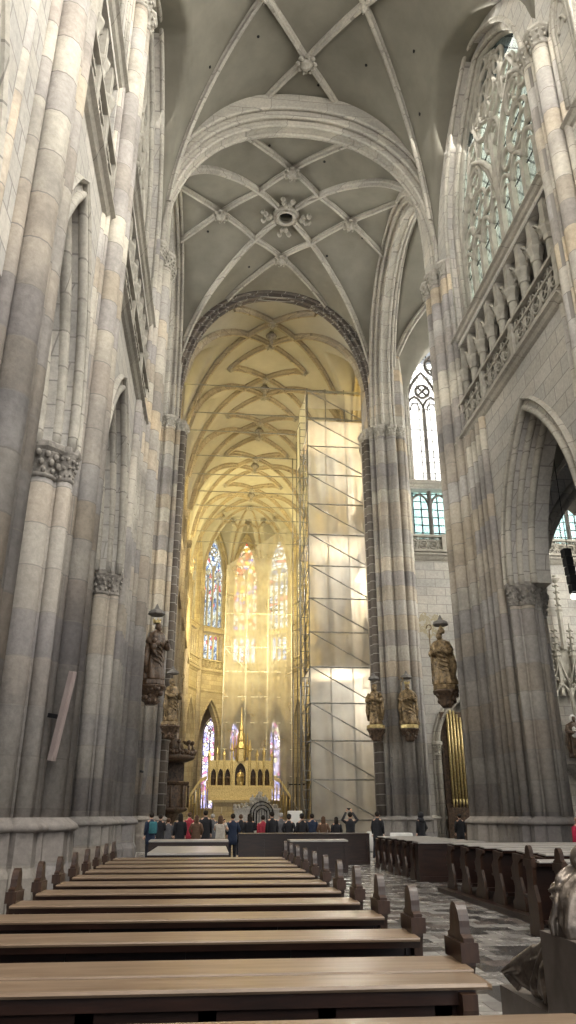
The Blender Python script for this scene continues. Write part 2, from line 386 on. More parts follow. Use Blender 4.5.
def capital(mb, x, y, z, r, leafy=1.0, h=.62):
    mb.lathe([(r*1.02,-h),(r*1.18,-h+.03),(r*1.18,-h+.08),(r*1.0,-h+.1),(r*1.05,-h*.5),(r*1.45,-.12),(r*1.5,-.1)], (x,y,z), 10)
    mb.lathe([(r*1.55,-.1),(r*1.75,-.04),(r*1.75,.06),(r*1.6,.1)], (x,y,z), 8, False, rot=pi/8)
    if leafy:
        for q, (rr, zz_, sz, nn) in enumerate(((1.12,-.80,.17,9),(1.26,-.55,.20,10),(1.42,-.30,.21,11))):
            for k in range(nn):
                a = 2*pi*(k+.5*(q%2))/nn + .15*sin(7*k+x*3+y); mb.ball((x+r*rr*cos(a), y+r*rr*sin(a), z+zz_*h+.03*sin(5*k+y*7)), r*sz*leafy*1.15, 5, 4, 1.25)
def base(mb, x, y, r, h=1.4):
    mb.lathe([(r+.22,0),(r+.22,h*.45),(r+.14,h*.55),(r+.12,h*.93)], (x,y,0), 6, False, rot=pi/6)
    mb.lathe([(r+.13,h*.92),(r+.19,h*.95),(r+.16,h*1.0),(r+.05,h*1.05),(r,h*1.08)], (x,y,0), 12)

# ------------------------------------------------------------------ nave, choir side walls
# arcade capital, triforium floor, triforium top, window sill, window spring
def side_wall(name, F, y0, y1, bays, zcap, ztri, ztop, wtop, wallmat, thick=1.1, trif=True, step=.38):
    """bays: list of dict(c,w,h, tri=(a,b), win=(c,w,z0,s,h))"""
    for (d0, d1, g) in ((0,.3,0),(.3,.6,-step*.55),(.6,thick,-step)):
        out = [(y0, zcap)]
        for b in bays:
            out += [(b['c']+p[0], p[1]) for p in ptd(b['w']+g, zcap, b['h']+g)]
        out += [(y1, zcap), (y1, wtop), (y0, wtop)]
        holes = []
        for b in bays:
            a, e = b['tri']
            if trif and d1 < .5: holes.append([(a,ztri+.1),(e,ztri+.1),(e,ztop-.45),(a,ztop-.45)])
            elif trif and d0 < 1: holes.append([(a,ztri+.1),(e,ztri+.1),(e,ztop-.25),(a,ztop-.25)])
            c, w, z0, s, h = b['win']
            holes.append(archloop(w+g, s, h+g, z0, c))
        if d0 == 0: m0 = plate(MB(), out, holes, d0, d1, F)
        else: plate(m0, out, holes, d0, d1, F)
    return struct(name, m0, wallmat)

NB = [dict(c=-3.2, w=2.1, h=4.5, tri=(-5.4,-1.2), win=(-3.2,2.3,19.3,23.6,5.6)),
      dict(c=4.3, w=2.6, h=4.5, tri=(1.6,6.3), win=(3.9,2.3,19.3,23.6,5.6)),
      dict(c=11.55, w=1.75, h=4.8, tri=(9.7,13.6), win=(10.9,1.9,19.3,23.8,4.6)),
      dict(c=18.75, w=2.5, h=4.8, tri=(15.6,24.2), win=(19.65,4.15,19.3,23.6,6.1))]
FR = lambda u, d, z: (9+d, u, z)
FL = lambda u, d, z: (-3-d, u, z)
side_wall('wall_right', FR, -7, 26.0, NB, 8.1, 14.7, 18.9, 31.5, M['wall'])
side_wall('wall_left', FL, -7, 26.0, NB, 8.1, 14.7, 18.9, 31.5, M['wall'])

# rolls and hood round the arcade arches
for F, nm in ((FR,'trim_1'),(FL,'trim_2')):
    t = MB()
    for b in NB:
        p = [(b['c']+a, z, nu, nz) for a, z, nu, nz in ptd(b['w'], 8.1, b['h'])]
        roll(t, p, .03, -.02, .10, F); roll(t, p, -.10, .29, .12, F); roll(t, p, -.28, .60, .12, F)
        sweep(t, p, [(.30,.05),(.30,-.09),(.36,-.13),(.44,-.05),(.44,.05)], F)
        c, w, z0, s, h = b['win']
        p = [(c+a, z, nu, nz) for a, z, nu, nz in legs(ptd(w, s, h), z0)]
        roll(t, p, 0, 0, .09, F); roll(t, p, -.2, .4, .1, F)
    struct(nm, t, M['rib'])

# triforium: string courses, arcades, balustrades
def string_course(mb, F, a, e, z, out=.45, h=.32):
    pr = [(.02, -h), (-out*.35, -h*.8), (-out*.6, -h*.45), (-out, -h*.3), (-out, -.05), (-out*.3, h*.35), (.02, h*.5)]
    mb.loft([[F(u, d, z+q) for d, q in pr] for u in (a, e)])
def balustrade(name, F, a, e, z, label, matl, h=1.25, d=-.04, pitch=.62, group=None, posts=True, loc=None):
    c = F((a+e)/2, d, z)
    root = empty('balustrade', c, label, 'balustrade', group)
    m = MB()
    def bx(u0, u1, z0, z1, d0, d1):
        m.loft([[F(u0,d0,q),F(u1,d0,q),F(u1,d1,q),F(u0,d1,q)] for q in (z0,z1)])
    bx(a,e,z,z+.14,d-.09,d+.09); bx(a,e,z+h*.62,z+h*.68,d-.06,d+.06)
    obj('bottom_rail', m, M[matl], root); m = MB()
    m.loft([[F(u,d+x,z+q) for x,q in ((-.13,h-.12),(-.13,h-.02),(-.05,h+.05),(.05,h+.05),(.13,h-.02),(.13,h-.12))] for u in (a,e)])
    obj('handrail', m, M[matl], root); m = MB()
    n = max(1, int(round((e-a)/pitch))); st = (e-a)/n
    for i in range(n):
        u = a+(i+.5)*st; R = st*.40; zc = z+.14+(h-.26)*.42
        k = 12
        m.tube([F(u+R*cos(2*pi*j/k), d, zc+R*1.1*sin(2*pi*j/k)) for j in range(k+1)], .045, 5)
        for q in (-1,1):
            m.tube([F(u+q*R*.5+R*.42*cos(2*pi*j/8), d, zc+R*.42*sin(2*pi*j/8)) for j in range(9)], .03, 4)
            m.tube([F(u+q*st*.25-st*.2, d, z+h*.68), F(u+q*st*.25, d, z+h*.86), F(u+q*st*.25+st*.2, d, z+h*.68)], .035, 4)
        m.tube([F(u-st/2, d, z+.1), F(u-st/2, d, z+h-.1)], .045, 5)
    obj('pierced_panel', m, M[matl], root)
    if posts:
        for u in (a, a+(e-a)*.36, a+(e-a)*.66, e):
            m = MB(); m.loft([[F(u-.11,d-.12,q),F(u+.11,d-.12,q),F(u+.11,d+.12,q),F(u-.11,d+.12,q)] for q in (z,z+h+.06)]); obj('post', m, M[matl], root)
    return root
tl = {('R',0):'none'}
for F, side, tn in ((FR,'right','trim_3'),(FL,'left','trim_4')):
    t = MB(); back = MB()
    for i, b in enumerate(NB):
        a, e = b['tri']; lo, hi = (a-.6, e+.3)
        string_course(t, F, a-.1, e+.4, 14.75, .24, .34); string_course(t, F, a-.1, e+.4, 18.95, .22, .3)
        if i >= 2:
            n = 9 if i == 3 else 4; st = (e-a)/n
            for k in range(n):
                p = [(a+(k+.5)*st+u, z, nu, nz) for u, z, nu, nz in ptd(st/2-.07, 17.45, .75, 6)]
                roll(t, p, 0, .25, .06, F, 6); roll(t, p, .12, .18, .05, F, 6)
            back.loft([[F(a-.2,1.12,14.8),F(e+.2,1.12,14.8),F(e+.2,1.3,14.8),F(a-.2,1.3,14.8)],[F(a-.2,1.12,18.8),F(e+.2,1.12,18.8),F(e+.2,1.3,18.8),F(a-.2,1.3,18.8)]])
    o_ = struct(tn, t, M['rib']); obj('passage_wall', back, M['darkstone'], o_)  # dark stone tone on the passage wall stands in for the gallery's shade
    # columns of the gallery in the last bay
    for i, b in enumerate(NB):
        if i < 2: continue
        a, e = b['tri']; n = 9 if i == 3 else 4; st = (e-a)/n
        colroot = empty('gallery_arcade', F(a+(e-a)/2, .3, 14.8), {('right',3):'row of short round columns behind the sloping balustrade high on the right wall',('right',2):'gallery columns nearest the camera high on the right wall, cut off by the frame',
            ('left',3):'gallery columns high on the left wall next to the crossing, seen edge on',('left',2):'gallery columns high on the near left wall above the first arch'}[(side,i)], 'arcade')
        for k in range(n):
            u = a+(k+.5)*st if i == 3 else a+(k+.5)*st
            cm = MB(); p = F(u, .18, 0)
            cm.lathe([(.24,14.8),(.24,15.0),(.17,15.1),(.145,15.2),(.145,16.95)], (p[0],p[1],0), 10)
            cm.lathe([(.145,16.93),(.19,16.96),(.19,17.0),(.19,17.15),(.27,17.36),(.27,17.46)], (p[0],p[1],0), 8, False)
            cm.loft([[F(u-.13,.04,z),F(u+.13,.04,z),F(u+.13,.34,z),F(u-.13,.34,z)] for z in (17.46,18.5)])
            obj('column', cm, M['darkstone'] if 0 else M['tracery'], colroot)
balustrade('b', FR, 15.5, 24.6, 14.82, 'pierced stone balustrade sloping across the upper right wall above the big arch', 'tracery')
balustrade('b', FR, 9.7, 13.7, 14.82, 'pierced balustrade of the bay nearest the camera on the right wall, mostly out of frame', 'tracery')
balustrade('b', FL, 15.5, 24.6, 14.82, 'pierced balustrade high on the left wall just before the crossing', 'tracery')
balustrade('b', FL, 9.7, 13.7, 14.82, 'pierced balustrade high on the left wall nearest the camera', 'tracery')

# clerestory windows of the nave
window(FR, 19.65, 4.0, 19.3, 23.6, 5.9, 8, 'glass_pale', .62, .12, True, 1.15)
window(FR, 10.9, 1.75, 19.3, 23.8, 4.4, 4, 'glass_clear', .75, .07)
window(FR, 3.9, 2.1, 19.3, 23.6, 5.4, 4, 'glass_clear', .75, .07)
window(FR, -3.2, 2.1, 19.3, 23.6, 5.4, 4, 'glass_clear', .75, .07)
window(FL, 19.65, 4.0, 19.3, 23.6, 5.9, 8, 'glass_pale', .62, .12, True, 1.15)
window(FL, 10.9, 1.75, 19.3, 23.8, 4.4, 4, 'glass_pale', .75, .07)
window(FL, 3.9, 2.1, 19.3, 23.6, 5.4, 4, 'glass_pale', .75, .07)
# blind trefoil-headed panels beside the windows of the second bay
for F, nm in ((FR,'trim_5'),(FL,'trim_6')):
    t = MB()
    p = [(13.25+a, z, nu, nz) for a, z, nu, nz in legs(ptd(.42, 22.2, 1.0, 8), 19.3)]
    for off, dep, r in ((0,-.04,.07),(.14,-.06,.05),(-.1,.0,.045)): roll(t, p, off, dep, r, F, 6)
    q = [(13.25+a, z, nu, nz) for a, z, nu, nz in ptd(.2, 21.9, .5, 6)]; roll(t, q, 0, -.02, .05, F, 6)
    struct(nm, t, M['rib'])

# ------------------------------------------------------------------ piers
def pier(label, core, shafts, jcaps, zcore=8.1, fluted=None, group=None, shmat='stone', hbase=1.4):
    """shafts: (x, y, r, ztop, capital?)"""
    xs = [p[0] for p in core]; ys = [p[1] for p in core]
    root = empty('clustered_pier', (sum(xs)/len(xs), sum(ys)/len(ys), 0), label, 'pier', group)
    c = MB().prism(core, 0, zcore)
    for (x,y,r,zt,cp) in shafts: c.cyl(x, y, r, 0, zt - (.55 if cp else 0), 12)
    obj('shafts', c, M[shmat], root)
    b = MB(); cx, cy = root.location.x, root.location.y
    for (x,y,r,zt,cp) in shafts: base(b, x, y, r, hbase)
    grow = [(x+(.18 if x > cx else -.18), y+(.18 if y > cy else -.18)) for x,y in core]
    b.prism(grow, 0, hbase*.95)
    obj('base', b, M[shmat], root)
    for lv in sorted(set(z for (_,_,_,z,cp) in shafts if cp)):
        for (x,y,r,zt,cp) in shafts:
            if cp and zt == lv:
                m = MB(); capital(m, x, y, zt, r, 1.0 if lv < 12 else .8); obj('capital', m, M['carved'] if lv < 12 else M['boss'], root)
    return root
def mir(pts, sgn):     # mirror right hand coordinates to the left hand side
    if sgn > 0: return pts
    return [(2*AX-p[0],)+tuple(p[1:]) for p in pts]
def nave_pier(y0, y1, yr, sgn, label):
    core = [(9.12,y0+.25),(9.4,y0+.12),(10.0,y0+.12),(10.25,y0+.5),(10.25,y1-.5),(10.0,y1-.12),(9.4,y1-.12),(9.12,y1-.25)]
    sh = [(8.80,yr-.30,.25,22.9,1),(8.80,yr+.30,.25,22.9,1),(8.66,yr,.055,22.3,0),(8.98,yr-.66,.12,22.3,0),(8.98,yr+.66,.12,22.3,0)]
    for (y, s) in ((y0,1),(y1,-1)):
        sh += [(9.07,y+s*.16,.15,8.1,1),(9.24,y+s*.14,.07,8.1,0),(9.50,y+s*.06,.26,8.1,1),(9.80,y+s*.14,.07,8.1,0),(9.98,y+s*.2,.14,8.1,1)]
        d = abs(y-yr)
        k = yr + (y-yr)*.72
        if d > .8: sh += [(9.06,k,.13,14.4,0)]
    sh += [(10.3,(y0+y1)/2,.28,8.1,1),(10.22,y0+.7,.14,8.1,0),(10.22,y1-.7,.14,8.1,0)]
    return pier(label, mir(core,sgn), mir(sh,sgn), None)
nave_pier(13.3, 16.2, 14.5, 1, 'tall clustered pier at the upper right edge, its shafts rising past the balustrade')
nave_pier(13.3, 16.2, 14.5, -1, 'clustered pier second from the left, with a leafy capital halfway up')
nave_pier(7.0, 9.75, 8.95, 1, 'near right clustered pier outside the frame')
nave_pier(7.0, 9.75, 8.95, -1, 'nearest clustered pier at the left edge of the photo, leaning broad shafts')
nave_pier(-1.0, 1.6, .3, 1, 'right clustered pier behind the camera')
nave_pier(-1.0, 1.6, .3, -1, 'left clustered pier behind the camera')

def crossing_pier_west(sgn, label):
    core = [(9.15,21.5),(9.45,21.38),(9.75,21.42),(10.0,22.0),(10.35,22.45),(10.85,23.8),(11.6,26.3),(9.9,26.75),(9.1,26.5)]
    sh = [(8.93,22.0,.13,14.4,0),(8.97,22.45,.16,14.4,0),(8.95,22.95,.13,14.4,0),(8.98,23.4,.2,14.4,0),(8.95,23.8,.1,22.9,0),
          (8.90,24.15,.2,22.9,1),(8.85,24.5,.09,22.9,0),(8.72,24.85,.27,22.9,1),(8.74,25.2,.09,22.9,0),(8.72,25.55,.27,22.9,1),(8.85,25.9,.09,22.9,0),(8.90,26.25,.2,22.9,1),(9.0,26.55,.12,22.9,0),
          (9.2,26.85,.2,22.9,1),(9.6,26.95,.27,22.9,1),(10.05,26.95,.2,22.9,1)]
    sh += [(9.07,21.46,.14,8.1,1),(9.22,21.42,.06,8.1,0),(9.44,21.36,.21,8.1,1),(9.70,21.42,.07,8.1,0),(9.86,21.56,.13,8.1,1)]
    sh += [(9.98,21.9,.08,8.1,0),(10.12,22.15,.13,8.1,0),(10.36,22.55,.2,8.1,1),(10.55,23.0,.10,8.1,0),(10.8,23.6,.14,8.1,0)]
    r = pier(label, mir(core,sgn), mir(sh,sgn), None)
    m = MB().prism(mir([(9.1,23.9),(10.1,23.9),(10.7,26.7),(9.9,26.8),(9.05,26.6)],sgn), 8.1, 32)
    obj('upper_core', m, M['stone'], r)
    return r
crossing_pier_west(1, 'massive crossing pier right of the aisle, beside the big dark arch')
crossing_pier_west(-1, 'third clustered pier from the left, by the crossing, with a small leafy capital')
def crossing_pier_east(sgn, label):
    core = [(8.75,38.75),(9.3,38.35),(10.6,38.3),(10.9,38.8),(10.9,41.9),(9.2,41.9),(8.8,41.6)]
    sh = [(8.42,39.2,.16,22.9,1),(8.5,38.85,.16,22.9,1),(8.72,38.62,.14,22.9,1),(8.95,38.45,.08,22.9,0),(9.18,38.32,.24,22.9,1),(9.42,38.32,.08,22.9,0),(9.62,38.28,.14,22.9,1),(9.86,38.22,.24,22.9,1),(10.1,38.28,.08,22.9,0),(10.32,38.25,.2,22.9,1),(10.55,38.3,.12,22.9,1),
          (8.5,39.6,.24,22.9,1),(8.5,40.0,.16,22.9,1),(8.7,40.5,.2,22.9,1),(8.8,41.2,.2,22.9,1)]
    r = pier(label, mir(core,sgn), mir(sh,sgn), None, zcore=23)
    obj('upper_core', MB().prism(mir(core,sgn), 23, 33), M['stone'], r)
    b = MB()
    for (x,y,rr) in ((8.40,39.18,.19),(8.47,38.83,.19)):
        b.cyl(*mir([(x,y)],sgn)[0], rr, 1.5, 22.3)
    obj('brown_shafts', b, M['brown'], r)['label'] = 'brown block shafts with pale joints'
    return r
crossing_pier_east(1, 'tall bundle of slender grey shafts right of the scaffold, at the choir entrance')
crossing_pier_east(-1, 'bundle of slender shafts at the left of the choir entrance, behind the wooden statues')

# ------------------------------------------------------------------ great arches of the crossing
def great_arch(idx, F, off, matl, w=6.0, s=24.1, h=8.45, width=.9, z0=22.85, rolls=True, rollmat=None):
    p = legs(rnd(w, s, h), z0); k = width
    pr = [(1.35,-k),(.62,-k),(.55,-k*.72),(.30,-k*.68),(.25,-k*.4),(.04,-k*.34),(.04,k*.34),(.25,k*.4),(.30,k*.68),(.55,k*.72),(.62,k),(1.35,k)]
    m = MB(); sweep(m, p, [(a,b+off) for a,b in pr], F)
    o = struct('trim_%d' % idx, m, M[matl])
    if rolls:
        m = MB()
        for a, b, r in ((.58,-k*.9,.1),(.28,-k*.62,.1),(.03,-k*.3,.09),(.03,k*.3,.09),(.28,k*.62,.1),(.58,k*.9,.1)): roll(m, p, a, b+off, r, F, 8)
        obj('roll_moulding', m, M[rollmat or matl], o)
    return o
great_arch(10, lambda u,d,z: (AX+u, 25.25+d, z), 0, 'rib', w=5.9, h=7.15, width=.82)
great_arch(11, lambda u,d,z: (AX+u, 39.2+d, z), 0, 'brown', w=5.75, h=8.45, width=.62, rollmat='brown')
great_arch(12, lambda u,d,z: (9.6+d, 32.5+u, z), 0, 'rib', w=5.6, h=8.2, width=.8)
great_arch(13, lambda u,d,z: (-3.6+d, 32.5+u, z), 0, 'rib', w=5.6, h=8.2, width=.8)

# ------------------------------------------------------------------ vaults
def lun(y, c, w, s, h):
    t = abs(y-c)
    if t >= w: return 0
    R = (w*w+h*h)/(2*w); cx = w-R
    return s+sqrt(max(R*R-(t-cx)**2, 0))
def heightfield(name, zf, x0, x1, y0, y1, nx, ny, matl, mask=None):
    m = MB(); o = {}
    for j in range(ny+1):
        for i in range(nx+1):
            x = x0+(x1-x0)*i/nx; y = y0+(y1-y0)*j/ny; m.v.append((x,y,zf(x,y)))
    for j in range(ny):
        for i in range(nx):
            a = j*(nx+1)+i
            if mask and not mask(x0+(x1-x0)*(i+.5)/nx, y0+(y1-y0)*(j+.5)/ny): continue
            m.f.append([a,a+1,a+nx+2,a+nx+1]); m.sm.append(True)
    ob = struct(name, m, M[matl])
    sd = ob.modifiers.new('thick','SOLIDIFY'); sd.thickness = .3; sd.offset = 1
    return ob
def ribs(name, lines, zf, matl, parent, wd=.15, dp=.34, n=24, sunk=.06):
    for line in lines:
        P = []
        for k in range(len(line)-1):
            (xa,ya),(xb,yb) = line[k], line[k+1]
            for i in range(n+(k == len(line)-2)): 
                t = i/n; P.append((xa+(xb-xa)*t, ya+(yb-ya)*t))
        pts = [Vector((x,y,zf(x,y)+sunk)) for x,y in P]
        m = MB(); rings = []
        for i, p in enumerate(pts):
            t = (pts[min(i+1,len(pts)-1)]-pts[max(i-1,0)]).normalized()
            s = Vector((t.y,-t.x,0)); s = s.normalized() if s.length > 1e-4 else Vector((1,0,0))
            dn = s.cross(t).normalized()
            if dn.z > 0: dn = -dn
            rings.append([p+s*a+dn*b for a,b in ((-wd,0),(-wd,dp*.45),(-wd*.55,dp*.6),(-wd*.4,dp),(wd*.4,dp),(wd*.55,dp*.6),(wd,dp*.45),(wd,0))])
        m.loft(rings, True, False)
        obj(name, m, M[matl], parent)
def boss(x, y, z, r, parent, matl='boss', leaves=8):
    m = MB(); m.lathe([(r*.5,.35),(r*.6,.0),(r*.5,-.1),(r*.25,-.2),(.01,-.24)], (x,y,z-.4), 12)
    for k in range(leaves):
        a = 2*pi*k/leaves; m.ball((x+r*.72*cos(a), y+r*.72*sin(a), z-.36), r*.27, 6, 4, .6); m.ball((x+r*.72*cos(a+.2), y+r*.72*sin(a+.2), z-.5), r*.13, 5, 4)
    obj('vault_boss', m, M[matl], parent)

xm = lambda x: abs(x-AX)
def z_nave(x, y):
    a = bar(xm(x))
    for b, c, w, h in ((3,19.8,5.2,6.2),(2,11.4,3.1,5.6),(1,4.3,3.9,5.6),(0,-3.4,3.8,5.6)):
        a = max(a, lun(y, c, w, 23.4, h))
    return a
zb = lambda x, y: bar(xm(x))
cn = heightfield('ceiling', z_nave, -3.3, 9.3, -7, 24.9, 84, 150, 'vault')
NL = []
for sg in (-1,1):
    X = lambda o: AX+sg*o
    NL += [[(X(5.9),14.5),(X(0),22.7),(X(-2.0),25.0)], [(X(5.9),25.1),(X(2.05),19.8),(X(0),16.9),(X(-1.6),14.6)],
           [(X(5.9),8.2),(X(0),13.2),(X(-1.6),14.6)], [(X(5.9),14.5),(X(0),9.5),(X(-1.5),8.2)], [(X(5.9),.3),(X(0),6.2),(X(-1.8),8.2)], [(X(5.9),8.2),(X(0),2.2),(X(-1.8),.3)]]
ribs('vault_rib', NL, zb, 'rib', cn)
for y in (22.7, 16.9, 13.2, 9.5, 6.2, 2.2): boss(AX, y, bar(0), .5, cn)
for q in (2.03,-2.03): boss(AX+q, 19.8, bar(2.03), .22, cn, 'rib', 4)

CYC = 32.35
def z_cross(x, y):
    dx, dy = xm(x), abs(y-CYC)
    a = max(bar(dx, 6.4, 24.1, 8.9), bar(dy, 7.1, 24.1, 8.9))
    return a - .25*min(1, math.hypot(dx,dy)/5.0)**2 + .1
cc = heightfield('ceiling', z_cross, -3.5, 9.5, 25.5, 39.2, 70, 74, 'vault', lambda x, y: math.hypot(xm(x), y-CYC) > .42)
CL = []
for sg in (-1,1):
    for sy in (-1,1):
        CL.append([(AX+sg*6.0, CYC+sy*6.7), (AX+sg*.55, CYC+sy*.6)])
        CL.append([(AX, CYC+sy*3.3), (AX+sg*3.65, CYC), (AX+sg*6.0, CYC-sy*2.1)])
        CL.append([(AX, CYC+sy*3.3), (AX+sg*3.2, CYC+sy*6.4)])
ribs('vault_rib', CL, z_cross, 'rib', cc, n=30)
for x, y in ((AX,CYC-3.3),(AX,CYC+3.3),(AX-3.65,CYC),(AX+3.65,CYC)): boss(x, y, z_cross(x,y), .5, cc)
oc = MB(); zt = z_cross(AX,CYC)
for rr, dz, tr in ((.62,-.12,.16),(.48,-.3,.1)): oc.tube([(AX+rr*cos(2*pi*i/20), CYC+rr*sin(2*pi*i/20), zt+dz) for i in range(21)], tr, 6)
for k in range(4):
    a = pi/2*k
    for q in range(9): 
        b = q*.7; oc.ball((AX+(1.1+.22*cos(b*2))*cos(a)+.28*cos(b)*sin(a), CYC+(1.1+.22*cos(b*2))*sin(a)+.28*cos(b)*cos(a), zt-.28-.05*(q%3)), .15, 6, 4)
obj('oculus_ring', oc, M['boss'], cc)
obj('oculus_grille', MB().cyl(AX, CYC, .6, zt+.35, zt+.42, 16), M['black'], cc)
hl = MB()
for (x,y) in ((AX-2.5,19.0),(AX+2.6,22.3),(AX-.9,23.6),(AX+.7,23.9),(AX-2.2,21.6),(AX+4.2,20.5),(AX+4.9,22.5),(AX-4.2,22),(AX+3.3,18)): hl.cyl(x, y, .06, z_nave(x,y)-.03, z_nave(x,y)+.1, 8)
for (x,y) in ((AX-1.3,27.5),(AX+1.6,28.2),(AX-2.9,29.6),(AX+2.7,34.9),(AX-1.9,36.4),(AX+4.6,33.5),(AX-4.4,33.8)): hl.cyl(x, y, .07, z_cross(x,y)-.03, z_cross(x,y)+.1, 8)
obj('vent_hole', hl, M['black'], cc)

# ------------------------------------------------------------------ transepts
def tr_vault(x0, x1):
    f = lambda x, y: max(bar(abs(y-CYC), 6.6, 24.1, 8.6), lun(x, (15.6 if x0 > 0 else -9.6), 4.6, 24.1, 7.2), lun(x, (21.6 if x0 > 0 else -15.6), 1.6, 24.1, 5))
    o = heightfield('ceiling', f, x0, x1, 25.6, 39.6, 50, 60, 'vault')
    g = lambda x, y: bar(abs(y-CYC), 6.6, 24.1, 8.6)
    ribs('vault_rib', [[(x0,26.2),(x1,38.4)],[(x0,38.4),(x1,26.2)],[((x0+x1)/2,26.2),((x0+x1)/2,38.4)]], g, 'rib', o)
tr_vault(10.4, 23.3); tr_vault(-17.3, -4.4)
TW = [(13.6,2.45),(19.6,2.45)]
for sgn, nm in ((1,'wall_transept_right'),(-1,'wall_transept_left')):
    F = (lambda u,d,z: (u, 39.5+d, z)) if sgn > 0 else (lambda u,d,z: (2*AX-u, 39.5+d, z))
    m = MB()
    for (d0,d1,g) in ((0,.35,0),(.35,.9,-.3)):
        holes = [archloop(w+g, 26.0, 4.9+g, 20.2, c) for c, w in TW]
        holes += [[(c-w-g*0,16.4),(c+w,16.4),(c+w,19.6),(c-w,19.6)] for c, w in TW]
        if d0 == 0: holes.append(archloop(1.35, 4.9, 2.3, .02, 13.1))
        plate(m, [(10.6,0),(23.2,0),(23.2,33.5),(10.6,33.5)], holes, d0, d1, F)
    o = struct(nm, m, M['wall'])
    t = MB(); string_course(t, F, 10.7, 23.2, 15.4, .5, .35); string_course(t, F, 10.7, 23.2, 19.95, .25, .3); string_course(t, F, 10.7, 23.2, 1.45, .15, .2)
    p = [(13.1+a, z, nu, nz) for a, z, nu, nz in legs(ptd(1.35, 4.9, 2.3), 0)]
    roll(t, p, .1, -.05, .14, F); roll(t, p, .32, 0, .09, F)
    for q in (-1,1): 
        x, y, _ = F(13.1+q*1.5, -.08, 0); capital(t, x, y, 5.0, .16, 1)
    for c, w in TW:
        p = [(c+a, z, nu, nz) for a, z, nu, nz in legs(ptd(w, 26.0, 4.9), 20.2)]; roll(t, p, 0, 0, .12, F); roll(t, p, .4, -.03, .09, F); roll(t, p, -.25, .35, .1, F)
    obj('moulding', t, M['rib'], o)
    for c, w in TW:
        window(F, c, w-.3, 20.2, 26.0, 4.6, 4, 'glass_clear', .7, .105, bars=1.9, tr='darkstone')
        WN[0] += 1
        g = MB(); g.loft([[F(c-w,.6,z),F(c+w,.6,z),F(c+w,.63,z),F(c-w,.63,z)] for z in (16.4,19.6)])
        W = struct('window_%d' % WN[0], g, M['glass_green'])
        g = MB()
        for k in range(5):
            u = c-w+2*w*k/4; x, y, _ = F(u, .45, 0); g.cyl(x, y, .14, 16.4, 19.6, 8)
            if k < 4: roll(g, [(u+w/4+a, z, nu, nz) for a, z, nu, nz in ptd(w/4-.08, 18.7, .7, 6)], 0, .45, .08, F, 6)
        obj('mullion', g, M['darkstone'], W)
FT = lambda u,d,z: (u, 39.5+d, z)
balustrade('b', FT, 10.75, 16.5, 15.55, 'short pierced balustrade under the green window in the right transept', 'tracery', 1.0, -.2, .55)
balustrade('b', FT, 16.7, 23.0, 15.55, 'pierced balustrade seen through the big arch at the right edge', 'tracery', 1.0, -.2, .55)
# west and end walls of the transepts
for sgn in (1,-1):
    G = lambda x: x if sgn > 0 else 2*AX-x
    F = lambda u,d,z: (G(u), 26.3-d, z)
    m = plate(MB(), [(17.0,0),(23.2,0),(23.2,33.5),(10.6,33.5),(10.6,13.9),(17.0,13.9)], [archloop(2.0,26,4.5,20,15.6), archloop(1.9, 8.1, 4.3, .02, 15.2) if 0 else [(22.6,1),(22.7,1),(22.7,1.1)]], 0, .8, F)
    struct('wall_transept_west_%s' % ('right' if sgn > 0 else 'left'), m, M['wall'])
    Fe = lambda u,d,z: (G(23.2+d), u, z)
    m = plate(MB(), [(25.4,0),(39.8,0),(39.8,33.5),(25.4,33.5)], [archloop(4.6, 22, 7.5, 9, CYC)], 0, .9, Fe)
    struct('wall_transept_end_%s' % ('right' if sgn > 0 else 'left'), m, M['wall'])
    window(Fe, CYC, 4.6, 9, 22, 7.5, 8, 'glass_clear', .4, .1, True)

# aisles beside the nave
for sgn in (1,-1):
    nm = 'right' if sgn > 0 else 'left'
    G = lambda x: x if sgn > 0 else 2*AX-x
    m = plate(MB(), [(-7,0),(23.5,0),(23.5,14),(-7,14)], [], 0, .8, lambda u,d,z: (G(16.6+d), u, z))
    struct('wall_aisle_%s' % nm, m, M['wall'])
    # transverse arch at the end of the aisle opening into the transept
    Fa = lambda u,d,z: (G(u), 22.7+d, z)
    m = MB()
    for (d0,d1,g) in ((0,.4,.3),(.4,3.0,0),(3.0,3.5,.3)):
        plate(m, [(10.15,8.1)]+[(13.35+p[0],p[1]) for p in ptd(2.5+g, 8.1, 4.7+g)]+[(17.2,8.1),(17.2,15),(10.15,15)], [], d0, d1, Fa)
    t = MB(); p = [(13.35+a, z, nu, nz) for a, z, nu, nz in ptd(2.5, 8.1, 4.7)]
    roll(t, p, .05, .4, .14, Fa); roll(t, p, .3, 0, .12, Fa)
    o = struct('wall_aisle_arch_%s' % nm, m, M['wall']); obj('moulding', t, M['rib'], o)
    z_a = lambda x, y: max(8.6+5.0*max(0,1-(abs(x-G(13.45))/3.35)**2.2)**(1/2.2), lun(y,18.75,3.2,8.6,5.0), lun(y,11.3,3.2,8.6,5.0), lun(y,4.0,3.6,8.6,5.0), lun(y,-3.4,3.6,8.6,5))
    a, b = sorted((G(10.1), G(16.8)))
    o = heightfield('ceiling', z_a, a, b, -7, 22.9, 24, 90, 'vault')
    LN = []
    for y0, y1 in ((15.1,22.4),(7.7,14.9),(.4,7.6)): LN += [[(a+.2,y0),(b-.2,y1)],[(b-.2,y0),(a+.2,y1)]]
    ribs('vault_rib', LN, z_a, 'rib', o, .12, .26, 16)
    # aisle shafts at the outer wall
    m = MB()
    for y in (22.75, 14.9, 7.6, .3):
        for q, r in ((-.35,.14),(0,.24),(.35,.14)): m.cyl(G(16.5), y+q, r, 0, 8.1, 10); capital(m, G(16.5), y+q, 8.1, r)
    struct('trim_%d' % (20 if sgn > 0 else 21), m, M['stone'])
